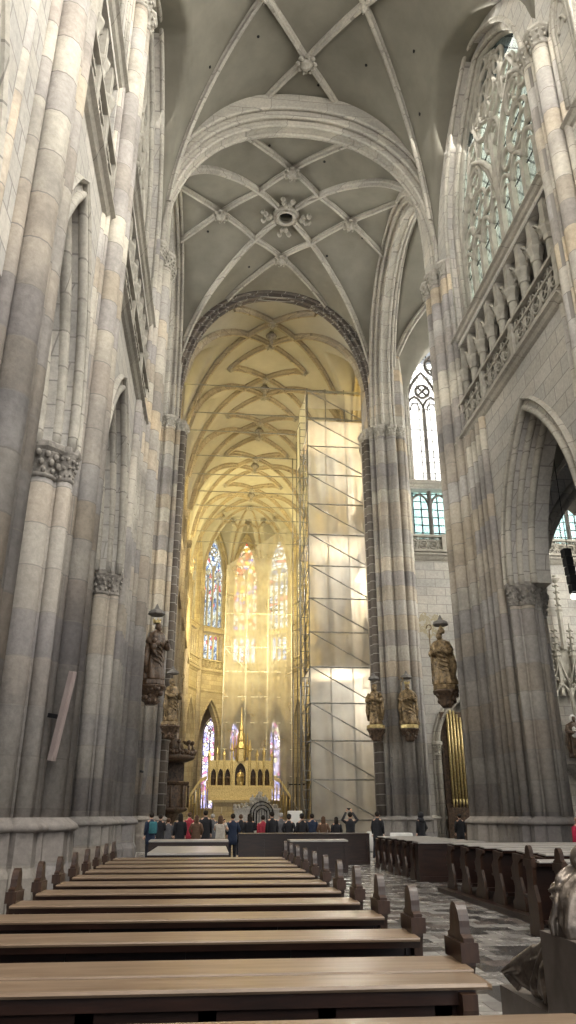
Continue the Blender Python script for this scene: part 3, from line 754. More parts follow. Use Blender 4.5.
# ------------------------------------------------------------------ choir
CB = []
for i in range(5):
    c = 43.35+7.0*i if i else 44.0
    CB.append(dict(c=c, w=2.3, h=4.2, tri=(c-2.6,c+2.6), win=(c,2.6,20.5,25.2,5.4)))
CR = lambda u,d,z: (9.1+d, u, z)
CL_ = lambda u,d,z: (-3.1-d, u, z)
for F, nm in ((CR,'wall_choir_right'),(CL_,'wall_choir_left')):
    o = side_wall(nm, F, 41.4, 75.2, CB, 8.7, 15.7, 20.3, 32.5, M['choirstone'], 1.3, True, .3)
    t = MB()
    string_course(t, F, 41.4, 75.2, 15.7, .4, .35); string_course(t, F, 41.4, 75.2, 20.3, .3, .35)
    for b in CB:
        p = [(b['c']+a, z, nu, nz) for a,z,nu,nz in ptd(b['w'], 8.7, b['h'])]; roll(t, p, .02, 0, .12, F, 6); roll(t, p, -.2, .4, .1, F, 6)
        c, w, z0, s, h = b['win']; p = [(c+a, z, nu, nz) for a,z,nu,nz in legs(ptd(w, s, h), z0)]; roll(t, p, 0, 0, .1, F, 6)
        for k in range(5):
            x, y, _ = F(b['tri'][0]+k*1.3, .2, 0); t.cyl(x, y, .1, 16, 19.9, 6)
    for i in range(1, 5):
        yb = 39.9+7*i
        for q, r in ((-.5,.14),(-.25,.12),(0,.24),(.25,.12),(.5,.14)):
            x, y, _ = F(yb+q, -.1 if q else -.25, 0); t.cyl(x, y, r, 0, 23.4, 8)
            if q == 0: capital(t, x, y, 23.4, r, .8)
        x, y, _ = F(yb, .5, 0); t.prism([(x-.7,y-1.1),(x+.7,y-1.1),(x+.7,y+1.1),(x-.7,y+1.1)], 0, 8.75)
    obj('shafts', t, M['ribchoir'], o)
    for b in CB:
        c, w, z0, s, h = b['win']; window(F, c, w-.25, z0, s, h-.25, 4, 'glass_choir', .7, .07, bars=2, tr='tracery')
    pc = plate(MB(), [(41.6,15.8),(75,15.8),(75,20.4),(41.6,20.4)], [], 1.25, 1.4, F); obj('passage_wall', pc, M['choirstone'], o)
def z_choir(x, y):
    a = bar(xm(x), 6.1, 24.1, 8.9)
    for b in CB: a = max(a, lun(y, b['c'] if b['c'] > 44.1 else 43.4, 3.5, 24.0, 7.6))
    return a
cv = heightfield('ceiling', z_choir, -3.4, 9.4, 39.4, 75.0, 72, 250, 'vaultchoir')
zc_ = lambda x, y: bar(xm(x), 6.1, 24.1, 8.9)
LN = []
for i in range(5):
    b0 = 39.9+7*i; b1 = b0+7
    for sg in (-1,1):
        LN.append([(AX+sg*5.95,b0),(AX,b0+4.8),(AX-sg*2.75,b1)])
        LN.append([(AX+sg*5.95,b1),(AX,b0+2.2),(AX-sg*2.75,b0)])
ribs('vault_rib', LN, zc_, 'ribchoir', cv, .17, .44, 12)
for i in range(5):
    for q in (2.2,4.8): boss(AX, 39.9+7*i+q, zc_(AX,0), .36, cv, 'boss', 6)
    for sg in (-1,1): boss(AX+sg*2.75, 39.9+7*i+7, zc_(AX+2.75,0)+.1, .3, cv, 'boss', 6)
    m = MB(); y = 39.9+7*i+3.5; m.lathe([(.01,-1.0),(.16,-.85),(.12,-.6),(.34,-.45),(.4,-.25),(.2,-.1),(.2,0)], (AX,y,32.95), 8)
    obj('vault_boss', m, M['carved'], cv)

# apse: five sides of a decagon
AY = 75.2; AR = 6.05; SD = AR*cos(pi/10); SW = AR*sin(pi/10)
def side_frame(k):
    a = pi/10 + k*pi/5 if 0 else pi*(k+.5)/5
    n = (cos(a), sin(a)); t = (-sin(a), cos(a))
    return lambda u, d, z: (AX+n[0]*(SD+d)+t[0]*u, AY+n[1]*(SD+d)+t[1]*u, z)
for k in range(5):
    F = side_frame(k); m = MB()
    for (d0,d1,g) in ((0,.35,0),(.35,1.0,-.22)):
        out = [(-SW-.1*(d0>0)-.02,0)]+[(p[0],p[1]) for p in legs(ptd(1.5+g, 8.6, 4.2+g), 0)]+[(SW+.1*(d0>0)+.02,0),(SW+.1*(d0>0)+.02,33),(-SW-.1*(d0>0)-.02,33)]
        plate(m, out, [archloop(1.55+g, 26.4, 4.9+g, 20.5), [(-1.35,16.0),(1.35,16.0),(1.35,19.9),(-1.35,19.9)]], d0, d1, F)
    plate(m, [(-SW,15),(SW,15),(SW,20.4),(-SW,20.4)], [[(-1.2,17),(1.2,17),(1.2,19.8),(-1.2,19.8)]], 1.0, 1.15, F)
    o = struct('wall_apse', m, M['choirstone'])
    t = MB(); string_course(t, F, -SW, SW, 15.7, .35, .35); string_course(t, F, -SW, SW, 20.35, .25, .3); string_course(t, F, -SW, SW, 13.6, .12, .2)
    for w, s, h, z0, r in ((1.5,8.6,4.2,0,.1),(1.55,26.4,4.9,20.5,.1)):
        roll(t, legs(ptd(w,s,h),z0), .02, 0, r, F, 6)
    for q in range(5):
        x, y, _ = F(-1.3+q*.65, .15, 0); t.cyl(x, y, .09, 16, 19.5, 6)
        if q < 4: roll(t, [(-1.3+.325+q*.65+a, z, nu, nz) for a,z,nu,nz in ptd(.27, 19.2, .5, 5)], 0, .15, .05, F, 5)
    obj('moulding', t, M['choirstone'], o)
    balustrade('b', F, -SW, SW, 15.75, ['balustrade of the right-hand side bay of the apse gallery','balustrade of the apse gallery just right of the gauze','balustrade behind the gauze in the middle of the apse','balustrade of the apse gallery left of the gauze, under the bluish window','balustrade of the far left side bay of the apse gallery'][k], 'choirstone', 1.1, -.15, .5, posts=False)
    window(F, 0, 1.4, 20.5, 26.4, 4.75, 4, ['glass_choir','glass_cool','glass_red','glass_cool','glass_choir'][k], .6, .06, bars=1.1)
    g = MB(); g.loft([[F(-1.2,1.05,z),F(1.2,1.05,z),F(1.2,1.08,z),F(-1.2,1.08,z)] for z in (17,19.8)])
    WN[0] += 1; struct('window_%d' % WN[0], g, M['glass_cool'])
# responds between the sides
m = MB()
for k in range(6):
    a = pi*k/5; x, y = AX+(AR-.15)*cos(a), AY+(AR-.15)*sin(a)
    for q, r in ((0,.2),(-.24,.11),(.24,.11)): m.cyl(x-q*sin(a), y+q*cos(a), r, 0, 24.2, 8)
    capital(m, x, y, 24.2, .2, .8)
struct('trim_30', m, M['ribchoir'])
def z_apse(x, y):
    dx, dy = x-AX, max(y-AY, 0); best = 0; l = 0
    for k in range(5):
        a = pi*(k+.5)/5; d = dx*cos(a)+dy*sin(a); u = -dx*sin(a)+dy*cos(a)
        if d > best: best = d; bu = u
    a = bar(best, SD+.15, 24.1, 8.9)
    return max(a, lun(bu if best > 0 else 9, 0, SW*.98, 25.4, 6.6+.12*(SD-best)*3) if best > 2.6 else 0)
m = MB(); nr = 26; na = 90
for i in range(nr+1):
    for j in range(na+1):
        a = pi*j/na; s_ = min(range(5), key=lambda k: abs(a-pi*(k+.5)/5)); 
        R = (SD+.2)/cos(a-pi*(s_+.5)/5)*i/nr
        x, y = AX+R*cos(a), AY-.25+R*sin(a); m.v.append((x,y,z_apse(x, max(y,AY))))
for i in range(nr):
    for j in range(na):
        q = i*(na+1)+j; m.f.append([q,q+1,q+na+2,q+na+1]); m.sm.append(True)
av = struct('ceiling', m, M['vaultchoir']); sd = av.modifiers.new('thick','SOLIDIFY'); sd.thickness = .25; sd.offset = 1
zz = lambda x, y: bar(math.hypot(x-AX, max(y-AY,0)), AR+.1, 24.1, 8.9)
ribs('vault_rib', [[(AX+5.9*cos(pi*k/5), AY+5.9*sin(pi*k/5)),(AX,AY)] for k in range(6)], zz, 'ribchoir', av, .12, .3)
ribs('vault_rib', [[(AX+3*cos(pi*(k+.5)/5), AY+3*sin(pi*(k+.5)/5)),(AX+3.6*cos(pi*(k+s)/5), AY+3.6*sin(pi*(k+s)/5))] for k in range(5) for s in (0,1)], zz, 'ribchoir', av, .1, .25, 6)
for k in range(5): boss(AX+3*cos(pi*(k+.5)/5), AY+3*sin(pi*(k+.5)/5), zz(AX+3,AY), .35, av, 'boss', 6)
boss(AX, AY, 33.0, .5, av)
# ambulatory outer walls
m = MB().box(-9.4,-9,41.9,88,0,14).box(15,15.4,41.9,88,0,14).box(-9.4,15.4,88,88.3,0,14)
struct('wall_ambulatory', m, M['choirstone'])
FE = lambda u,d,z: (u, 85.5+d, z)
m = plate(MB(), [(-9.4,0),(15.4,0),(15.4,13.8),(-9.4,13.8)], [archloop(.85, 9.6, 2.0, 2.2, -.42), archloop(.95, 9.2, 2.0, 4.0, 2.1), archloop(.85, 9.6, 2.0, 3.0, 6.6)], 0, .5, FE)
struct('wall_chapel', m, M['choirstone'])
window(FE, -.42, .82, 2.2, 9.6, 1.95, 2, 'glass_lilac', .2, .05, bars=2.2, tr='darkstone')
window(FE, 2.1, .92, 4.0, 9.2, 1.95, 3, 'glass_lilac', .2, .05, bars=1.6)
window(FE, 6.6, .82, 3.0, 9.6, 1.95, 2, 'glass_lilac', .2, .05, bars=2.2)
m = MB().box(-9.4,15.4,81.6,86,13.6,13.9).box(-9.4,-3.6,75,81.6,13.6,13.9).box(9.6,15.4,75,81.6,13.6,13.9); struct('ceiling', m, M['vaultchoir'])
m = MB().box(-9.4,-3.9,41.9,75,13.6,14).box(9.9,15.4,41.9,75,13.6,14)
struct('ceiling', m, M['vaultchoir'])

# ------------------------------------------------------------------ camera
cam = bpy.data.cameras.new('camera'); co = bpy.data.objects.new('camera', cam); COL.objects.link(co)
TH = math.atan(303/741); PS = math.atan(.1039*cos(TH))
co.location = (0, 0, EYE); co.rotation_euler = (pi/2+TH, 0, -PS)
cam.sensor_fit = 'VERTICAL'; cam.sensor_height = 36; cam.lens = 741/1024*36; cam.clip_end = 300; cam.clip_start = .05
SC.camera = co

# ------------------------------------------------------------------ daylight and lamps
w = bpy.data.worlds.new('world'); SC.world = w; w.use_nodes = True
w.node_tree.nodes['Background'].inputs[0].default_value = (.80,.88,1,1); w.node_tree.nodes['Background'].inputs[1].default_value = .7
def area(name, loc, look, sx, sy, energy, col=(1,1,1)):
    l = bpy.data.lights.new(name, 'AREA'); l.shape = 'RECTANGLE'; l.size = sx; l.size_y = sy; l.energy = energy; l.color = col
    o = bpy.data.objects.new(name, l); COL.objects.link(o); o.location = loc
    o.rotation_euler = (Vector(look)-Vector(loc)).to_track_quat('-Z','Y').to_euler(); return o
K = 1.0
day = (1.0,.96,.88)
for sg in (1,-1):
    x = AX+sg*8.6
    for y, wd, en in ((19.65,8.0,2200),(10.9,3.6,4300),(3.9,4.4,6800),(-3.2,4.4,6800)): area('daylight', (x, y, 25), (AX-sg*4, y, 14), wd, 12.5, en*K*1.15*(1 if sg > 0 else .3), day)
    area('daylight', (AX+sg*21.6, CYC, 19.5), (AX, CYC, 17), 9.5, 19, 9000*K, day)
    for cx in (13.6,19.6):
        area('daylight', (AX+sg*(cx-AX), 41.3, 25), (AX+sg*(cx-AX), 30, 22), 5, 11, 1500*K, day)
        area('daylight', (AX+sg*(cx-AX), 41.3, 17.9), (AX+sg*(cx-AX), 30, 17), 5, 3.6, 300*K, day)
    for b in CB: area('daylight', (AX+sg*8.2, b['c'], 25.5), (AX, b['c'], 23), 5, 10.5, 1100*K, (1,.92,.70))
for k in range(5):
    F = side_frame(k); p = F(0,2.0,26); q = F(0,-3,25)
    area('daylight', p, q, 3, 11, 330*K, (1,.95,.85))
    area('daylight', F(0,1.9,18.4), F(0,0,18.4), 2.4, 2.8, 60*K)
for x_ in (-.42, 2.1, 6.6): area('daylight', (x_,86.6,7.5), (x_,70,7), 2.2, 11, 420*K, (1,.96,1))
area('daylight', (AX,-7.5,16), (AX,20,12), 10, 22, 2600*K, day)      # the west end
def spot(loc, look, energy, col, size=1.6, r=.15):
    l = bpy.data.lights.new('choir_lamp', 'SPOT'); l.energy = energy; l.color = col; l.spot_size = size; l.spot_blend = .7; l.shadow_soft_size = r
    o = bpy.data.objects.new('choir_lamp', l); COL.objects.link(o); o.location = loc
    o.rotation_euler = (Vector(look)-Vector(loc)).to_track_quat('-Z','Y').to_euler()
YL = (1,.82,.36)
spot((7.6,66,16.6), (-2,76,26), 7500, YL, 2.2); spot((-1.8,62,16.6), (8,76,27), 6500, YL, 2.2)
spot((7.8,52,16.6), (-2,58,30), 1800, (1,.85,.52), 2.2); spot((-1.9,50,16.6), (6,60,31), 1500, (1,.85,.5), 2.2)
spot((0,64,16.5), (3,80,9), 5000, (1,.84,.52), 1.8)
for z in (8, 15, 22):  # unseen fill lights added inside the scaffold to brighten its netting
    l = bpy.data.lights.new('netting_fill', 'POINT'); l.energy = 600; l.color = (1,.96,.88); l.shadow_soft_size = .2
    o = bpy.data.objects.new('netting_fill', l); COL.objects.link(o); o.location = (7.6, 44.6, z)
vs = SC.view_settings; vs.view_transform = 'Standard'; vs.look = 'None'; vs.gamma = 1; vs.use_curve_mapping = False; vs.exposure = 0.2
# ------------------------------------------------------------------ pews
def end_profile(y, kind):
    """outline in (y,z) of a pew end"""
    if kind == 'finial':
        p = [(-.18,0),(.20,0),(.20,.10),(.16,.16),(.16,.42),(.12,.62),(.12,.80),(.14,.83),(.14,.955),(.095,.97)]
        p += [(.09*cos(a), 1.0+.115*sin(a)) for a in [pi*k/12 for k in range(0,13)]]
        p += [(-.095,.97),(-.14,.955),(-.14,.83),(-.12,.80),(-.10,.62),(-.18,.42),(-.18,.1)]
    else:
        p = [(-.25,0),(.30,0),(.30,.10),(.20,.16),(.14,.35),(.22,.50),(.24,.62),(.12,.72),(.12,.86),(-.26,.84),(-.26,.79),(-.12,.72),(-.10,.5),(-.2,.3),(-.25,.12)]
    return [(y+a, b) for a, b in p]
def pew(x0, x1, y, label, group=None, kind='finial', ledge='woodtop', zt=.85):
    root = empty('pew', ((x0+x1)/2, y, 0), label, 'pew', group)
    tk = .055
    for xa in (x0, x1-tk):
        m = MB(); pr = end_profile(y, kind); m.loft([[(xa,a,b) for a,b in pr],[(xa+tk,a,b) for a,b in pr]])
        if kind == 'finial':
            m.loft([[(xa-.02,y+a,b) for a,b in ((-.148,.845),(.148,.845),(.148,.935),(-.148,.935))],[(xa+tk+.02,y+a,b) for a,b in ((-.148,.845),(.148,.845),(.148,.935),(-.148,.935))]])
        obj('end_panel', m, M['woodend'], root)
    a, b = x0+tk, x1-tk
    m = MB().loft([[(x,y+.05,zt-.02),(x,y-.27,zt-.032),(x,y-.275,zt-.02),(x,y-.27,zt-.012),(x,y+.05,zt)] for x in (a,b)]); lg = obj('book_ledge', m, M[ledge], root)
    obj('ledge_lip', MB().loft([[(x,y-.20,zt-.075),(x,y-.25,zt-.07),(x,y-.262,zt-.033),(x,y-.19,zt-.03)] for x in (a,b)]), M['wood'], lg)
    m = MB().box(a,b,y-.02,y+.03,.12,zt-.04)
    n = max(2, int((b-a)/.6))
    for k in range(n+1): xx = a+(b-a)*k/n; m.box(max(a,xx-.04),min(b,xx+.04),y-.04,y-.02,.12,zt-.08)
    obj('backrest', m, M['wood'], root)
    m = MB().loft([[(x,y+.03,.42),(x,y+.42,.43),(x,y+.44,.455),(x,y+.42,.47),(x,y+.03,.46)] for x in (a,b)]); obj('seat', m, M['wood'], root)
    m = MB().box(a,b,y-.30,y-.14,.16,.20); obj('kneeler', m, M['wood'], root)
    return root
rows = [4.44, 5.47, 6.50, 7.50, 8.52, 9.54, 10.56, 11.58, 12.6, 13.62, 14.64]
nth = ['nearest','second','third','fourth','fifth','sixth','seventh','eighth','ninth','tenth','farthest']
proto = None
for i, y in enumerate(rows):
    lab = 'dark wooden pew with pale ledge and round-topped ends, %s' % (nth[i]+' in its row' if i in (0,10) else nth[i]+' from the camera')
    if proto is None: proto = pew(-1.72, 1.385, y, lab, 'pews left of the aisle'); o = proto
    else: o = copy_tree(proto); o.location.y = y; o['label'] = lab
# desk in front of the nearest pew and the pew the camera looks over
def front_desk(x0, x1, y, z, dep, label, cat):
    root = empty('prayer_desk', ((x0+x1)/2, y, 0), label, cat)
    pr = [(y-dep/2,z-.03),(y-dep/2-.01,z-.018),(y-dep/2,z-.005),(y+dep/2,z),(y+dep/2,z-.03)]
    obj('desk_top', MB().loft([[(x0,a,b) for a,b in pr],[(x1-.03,a,b) for a,b in pr],[(x1,y+(a-y)*.8,b-.008) for a,b in pr]]), M['woodtop'], root)
    m = MB().box(x0+.05,x1-.16,y-.02,y+.03,.06,z-.04).box(x0+.03,x1-.08,y-dep/2+.02,y-.02,z-.09,z-.03)
    for k in range(6): xx = x0+.1+k*(x1-x0-.36)/5; m.box(xx,xx+.08,y-.05,y-.02,.06,z-.08)
    m.box(x0+.05,x1-.16,y-.05,y-.02,z-.16,z-.06); obj('front_panel', m, M['wood'], root)
    for xx in (x0+.02, x1-.16):
        pr2 = [(-.18,0),(.18,0),(.18,.08),(.1,.2),(.08,.5),(.12,.65),(.16,z-.1),(.16,z-.04),(-.16,z-.04),(-.16,z-.1),(-.12,.65),(-.08,.5),(-.1,.2),(-.18,.08)]
        obj('end_panel', MB().loft([[(xx+q,y+a,b) for a,b in pr2] for q in (0,.07)]), M['woodend'], root)
    return root
front_desk(-1.72, 1.30, 3.925, .85, .23, 'long kneeling desk with wide polished top, right before the nearest round-ended pew', 'desk')
front_desk(-1.72, 1.42, 3.06, .855, .28, 'long wooden rail at the very bottom edge of the photo, its end at lower right', 'desk')
# pews across the aisle
for i, y in enumerate((10.35, 11.35)):
    pew(4.55, 7.8, y, ['tall round-ended pew across the aisle, right behind the bronze figure','tall round-ended pew across the aisle, second one behind the bronze figure'][i], 'pews right of the aisle', 'finial', 'desk', .93).scale = (1,1,1.03)
p2 = None
for i, y in enumerate((12.5, 13.4, 14.35, 15.3, 16.25, 17.2)):
    lab = 'dark scroll-ended bench on the low platform right of the aisle, %s of six' % ['nearest','second','third','fourth','fifth','farthest'][i]
    if p2 is None: p2 = pew(5.15, 8.1, y, lab, 'scroll-ended benches near the right pier', 'scroll', 'desk', .9); 
    else: o = copy_tree(p2); o.location.y = y; o['label'] = lab
tag(obj('platform', MB().box(4.98, 8.2, 12.0, 17.7, 0, .09), M['wood'], None, (6.6,14.8,0)), 'low dark wooden platform under the scroll-ended benches on the right', 'platform')
for o in bpy.data.objects:
    if o.name.startswith('pew') and o.type == 'EMPTY' and o.get('group','').startswith('scroll'): o.location.z = .09; 
p3 = None
for i, y in enumerate((21.1, 22.0, 22.9, 23.8, 24.7, 25.6)):
    lab = 'dark bench in the far right block by the crossing, %s of six' % ['nearest','second','third','fourth','fifth','farthest'][i]
    if p3 is None: p3 = pew(5.3, 7.1, y, lab, 'benches by the crossing pier', 'scroll', 'desk', .92)
    else: o = copy_tree(p3); o.location.y = y; o['label'] = lab
def box_desk(x0, x1, y0, y1, h, label, top='desk', name='choir_bench'):
    root = empty(name, ((x0+x1)/2,(y0+y1)/2,0), label, 'desk')
    m = MB().box(x0,x1,y0,y1,0,h-.05)
    n = max(2,int((x1-x0)/.8))
    for k in range(n+1): xx = x0+(x1-x0)*k/n; m.box(xx-.05,xx+.05,y0-.03,y0,.0,h-.05)
    m.box(x0-.03,x1+.03,y0-.035,y0,.0,.12); m.box(x0-.03,x1+.03,y0-.035,y0,h-.18,h-.05)
    obj('panelling', m, M['wood'], root)
    obj('bench_top', MB().loft([[(x,y0-.08,h-.05),(x,y1+.05,h-.05),(x,y1+.05,h+.0),(x,y0-.08,h-.01)] for x in (x0-.05,x1+.05)]), M[top], root)
box_desk(5.3, 6.95, 20.2, 20.7, .93, 'dark red-brown panelled bench front facing the camera, right of the aisle by the crossing')
box_desk(1.0, 5.35, 27.2, 27.9, .98, 'long dark panelled barrier in front of the group of visitors', 'wood')
box_desk(2.35, 3.95, 23.4, 24.1, .88, 'pale-topped bench standing behind the round pew ends in mid picture')
box_desk(-1.15, .32, 16.0, 19.0, .88, 'wide pale tabletop at the far end of the pews on the left', 'desk', 'long_table')
box_desk(-1.6, .45, 22.2, 23.0, .92, 'dark bench with pale top just behind the wide table at left', 'desk')

# ------------------------------------------------------------------ statues and fittings on the piers
def robed(h, seed, fx=1.0, fy=.8, lean=0):
    """standing robed figure about h tall, standing on z=0, facing -Y"""
    rnd_ = random.Random(seed); m = MB(); n = 36
    prof = [(.17,0),(.185,.03),(.17,.12),(.155,.25),(.15,.38),(.14,.5),(.145,.6),(.155,.70),(.15,.76),(.12,.80),(.06,.83),(.045,.855)]
    a0 = rnd_.random()*6; rings = []
    for r, z in prof:
        f = max(0, 1-z/.72)
        rings.append([((r*(1+.16*f*sin(8*t+a0+3*z)+.10*f*sin(13*t-5*z)+.05*sin(5*t+9*z)))*cos(t)*h*fx+lean*z*h, (r*(1+.16*f*sin(8*t+a0+3*z)+.08*sin(5*t+9*z)))*sin(t)*h*fy, z*h) for t in [2*pi*i/n for i in range(n)]])
    m.loft(rings, True, True)
    hx = lean*h*.9
    m.ball((hx, -.02*h, .905*h), .062*h, 12, 8, 1.25); m.ball((hx,-.075*h,.90*h),.014*h,6,4)           # head, nose
    m.lathe([(.05,.84),(.055,.87),(.03,.80),(.01,.77)][::-1], (hx,-.055*h,0), 8) if 0 else m.ball((hx,-.06*h,.865*h), .035*h, 8, 6, 1.3)
    for s in (-1,1):                                                                                 # sleeves, forearms, hands
        m.tube([(s*.13*h+lean*.75*h,0,.76*h),(s*.19*h+lean*.6*h,-.02*h,.62*h),(s*.15*h+lean*.5*h,-.13*h,.56*h),(s*.09*h+lean*.5*h,-.18*h,.60*h+s*.03*h)], [.05*h,.055*h,.06*h,.035*h], 8)
        m.ball((s*.08*h+lean*.5*h,-.20*h,.61*h+s*.03*h), .028*h, 6, 5)
        m.tube([(s*.17*h+lean*.6*h,-.01*h,.58*h),(s*.19*h,.0,.35*h),(s*.17*h,-.03*h,.1*h)], [.05*h,.06*h,.03*h], 8)    # mantle edge
    for k in range(5):                                                                               # diagonal mantle folds
        z = .28+.08*k; m.tube([(-.15*h,-.07*h,z*h+.08*h),(0,-.145*h*fy/.8,z*h),(.14*h,-.08*h,z*h-.07*h)], [.008*h,.022*h,.008*h], 6)
    return m
def mitre(h): 
    m = MB(); m.loft([[( .062*h*cos(t), -.02*h+.055*h*sin(t), .945*h) for t in [2*pi*i/12 for i in range(12)]],[( .072*h*cos(t), -.02*h+.05*h*sin(t), .99*h) for t in [2*pi*i/12 for i in range(12)]],[( .01*h*cos(t), -.02*h+.03*h*sin(t), 1.09*h) for t in [2*pi*i/12 for i in range(12)]]], True, False); return m
def statue(x, y, z, h, rot, label, matl, hat=None, staff=None, seed=1, fx=1.0, lean=0, console='carvedwood', base_gold=False, conslabel='', canopy=True, canlabel='', child=False):
    root = empty('statue', (x,y,z), label, 'statue')
    R = Matrix.Translation((x,y,z)) @ Matrix.Rotation(rot,4,'Z')
    obj('figure', MB().merge(robed(h, seed, fx, lean=lean), R), M[matl], root)
    if hat == 'mitre': obj('mitre', MB().merge(mitre(h), R), M[matl], root)
    if hat == 'crown':
        m = MB(); m.lathe([(.06*h,.955*h),(.07*h,1.0*h),(.06*h,1.0*h),(.05*h,.955*h)], (0,-.02*h,0), 10, False)
        for k in range(6): m.ball((.065*h*cos(k*pi/3),-.02*h+.065*h*sin(k*pi/3),1.015*h),.014*h,5,4)
        obj('crown', MB().merge(m, R), M['gold'], root)
    if hat == 'hair': obj('hair', MB().merge(MB().ball((0,.015*h,.925*h),.072*h,10,6,1.15), R), M[matl], root)
    if staff:
        m = MB().tube([(staff*.17*h,-.17*h,.02*h),(staff*.17*h,-.17*h,1.0*h)], .012*h, 6)
        m.tube([(staff*.17*h+.05*h*sin(t),-.17*h,1.05*h-.05*h*cos(t)) for t in [pi*1.6*k/10 for k in range(11)]], .011*h, 5)
        obj('staff', MB().merge(m, R), M[matl], root)
    if child: obj('child', MB().merge(MB().ball((-.16*h,-.15*h,.62*h),.045*h,8,6).ball((-.15*h,-.13*h,.52*h),.06*h,8,6,1.3).tube([(-.15*h,-.14*h,.48*h),(-.14*h,-.17*h,.38*h)],[.04*h,.02*h],6), R), M[matl], root)
    obj('plinth', MB().merge(MB().lathe([(.21*h,-.09*h),(.22*h,-.07*h),(.22*h,-.01*h),(.2*h,0)], (0,0,0), 8, False, rot=pi/8), R), M['gold' if base_gold else matl], root)
    zb_ = z-.09*h
    c = empty('console_bracket', (x,y,zb_-.3*h), conslabel, 'console'); m = MB()
    m.lathe([(.08*h,-.30*h),(.13*h,-.24*h),(.12*h,-.18*h),(.19*h,-.10*h),(.22*h,-.04*h),(.24*h,-.02*h),(.24*h,0)], (0,0,0), 10)
    q = random.Random(seed)
    for k in range(26):
        a = q.random()*2*pi; zz2 = -q.random()*.27*h; rr = (.10+.11*(1+zz2/(.27*h)))*h; m.ball((rr*cos(a), rr*sin(a), zz2), (.025+.025*q.random())*h, 6, 4)
    obj('carved_bracket', MB().merge(m, Matrix.Translation((x,y,zb_)) @ Matrix.Rotation(rot,4,'Z')), M[console], c)
    if canopy:
        m = MB(); m.lathe([(.12*h,0),(.15*h,.02*h),(.13*h,.07*h),(.05*h,.11*h),(.01*h,.20*h)], (x+.0, y+.06, z+1.10*h), 8, False)
        tag(obj('stone_canopy', m, M['darkstone'], None, (x,y,z+1.13*h)), canlabel, 'canopy')
    return root
statue(-2.25,26.85,5.95,2.15,radians(50),'dark wooden robed saint with a child on the left crossing pier','carvedwood','crown',None,3,1.1,.05,'carvedwood',False,'dark carved bracket under the wooden saint with a child, left crossing pier',True,'small stone canopy over the dark wooden saint on the left crossing pier',True)
statue(-2.15,37.7,5.75,2.1,radians(50),'thin dark wooden saint farther back at left, above the pulpit','giltwood','hair',1,5,.95,0,'carvedwood',False,'carved bracket below the thin wooden saint above the pulpit',True,'stone canopy over the thin wooden saint above the pulpit')
statue(8.42,26.95,5.95,2.05,radians(-40),'large wooden bishop in a tall mitre and draped cope on the right crossing pier','giltwood','mitre',-1,8,1.15,-.05,'carvedwood',False,'dark carved bracket with scrolls under the wooden bishop, right crossing pier',True,'stone canopy above the mitred wooden bishop')
statue(8.12,38.1,5.75,2.05,radians(-30),'narrow gilded wooden figure on the choir pier beside the scaffold netting','giltwood','hair',None,11,.8,0,'carvedwood',True,'gold-topped bracket of the narrow figure beside the netting',True,'stone canopy over the narrow figure beside the netting')
statue(9.78,37.85,5.75,2.1,radians(-5),'broad polychrome figure with a staff on the choir pier, facing the camera','giltwood','crown',-1,14,1.2,0,'carvedwood',True,'gold-topped dark bracket of the broad figure with a staff',True,'stone canopy over the broad figure with a staff')

# pulpit on the left choir pier
pu = empty('pulpit', (-2.05,41,0), 'dark carved wooden pulpit with crown-like sounding board, left of the choir entrance', 'pulpit')
m = MB().lathe([(.25,0),(.3,.15),(.2,.3),(.2,1.2),(.45,1.6),(.85,1.75),(.9,1.8),(.9,1.85),(.8,1.9),(.8,2.95),(.9,3.0),(.95,3.1),(.88,3.15)], (-2.05,41,0), 8, False, rot=pi/8); obj('body', m, M['carvedwood'], pu)
for k in range(8):
    a = 2*pi*k/8; m = MB(); m.tube([(-2.05+.84*cos(a),41+.84*sin(a),1.9),(-2.05+.84*cos(a),41+.84*sin(a),2.95)], .06, 8)
    obj('corner_column', m, M['carvedwood'], pu)
m = MB().box(-2.6,-1.5,41.7,41.8,1.9,4.2); obj('back_board', m, M['carvedwood'], pu)
m = MB().lathe([(.7,4.1),(1.0,4.2),(1.1,4.3),(1.1,4.42),(.85,4.5),(.8,4.6)], (-2.05,41,0), 16)
q = random.Random(4)
for k in range(40):
    a = 2*pi*k/40; m.ball((-2.05+1.08*cos(a),41+1.08*sin(a),4.5+.12*q.random()), .10+.05*q.random(), 6, 4)
for k in range(10):
    a = 2*pi*k/10; m.tube([(-2.05+1.0*cos(a),41+1.0*sin(a),4.5),(-2.05+.95*cos(a),41+.95*sin(a),4.95),(-2.05+.6*cos(a),41+.6*sin(a),5.1)], [.09,.06,.05], 5); m.ball((-2.05+.95*cos(a),41+.95*sin(a),5.05), .11, 6, 5)
m.lathe([(.6,4.5),(.45,5.0),(.3,5.2),(.2,5.7),(.05,6.2)], (-2.05,41,0), 10); obj('sounding_board', m, M['carvedwood'], pu)

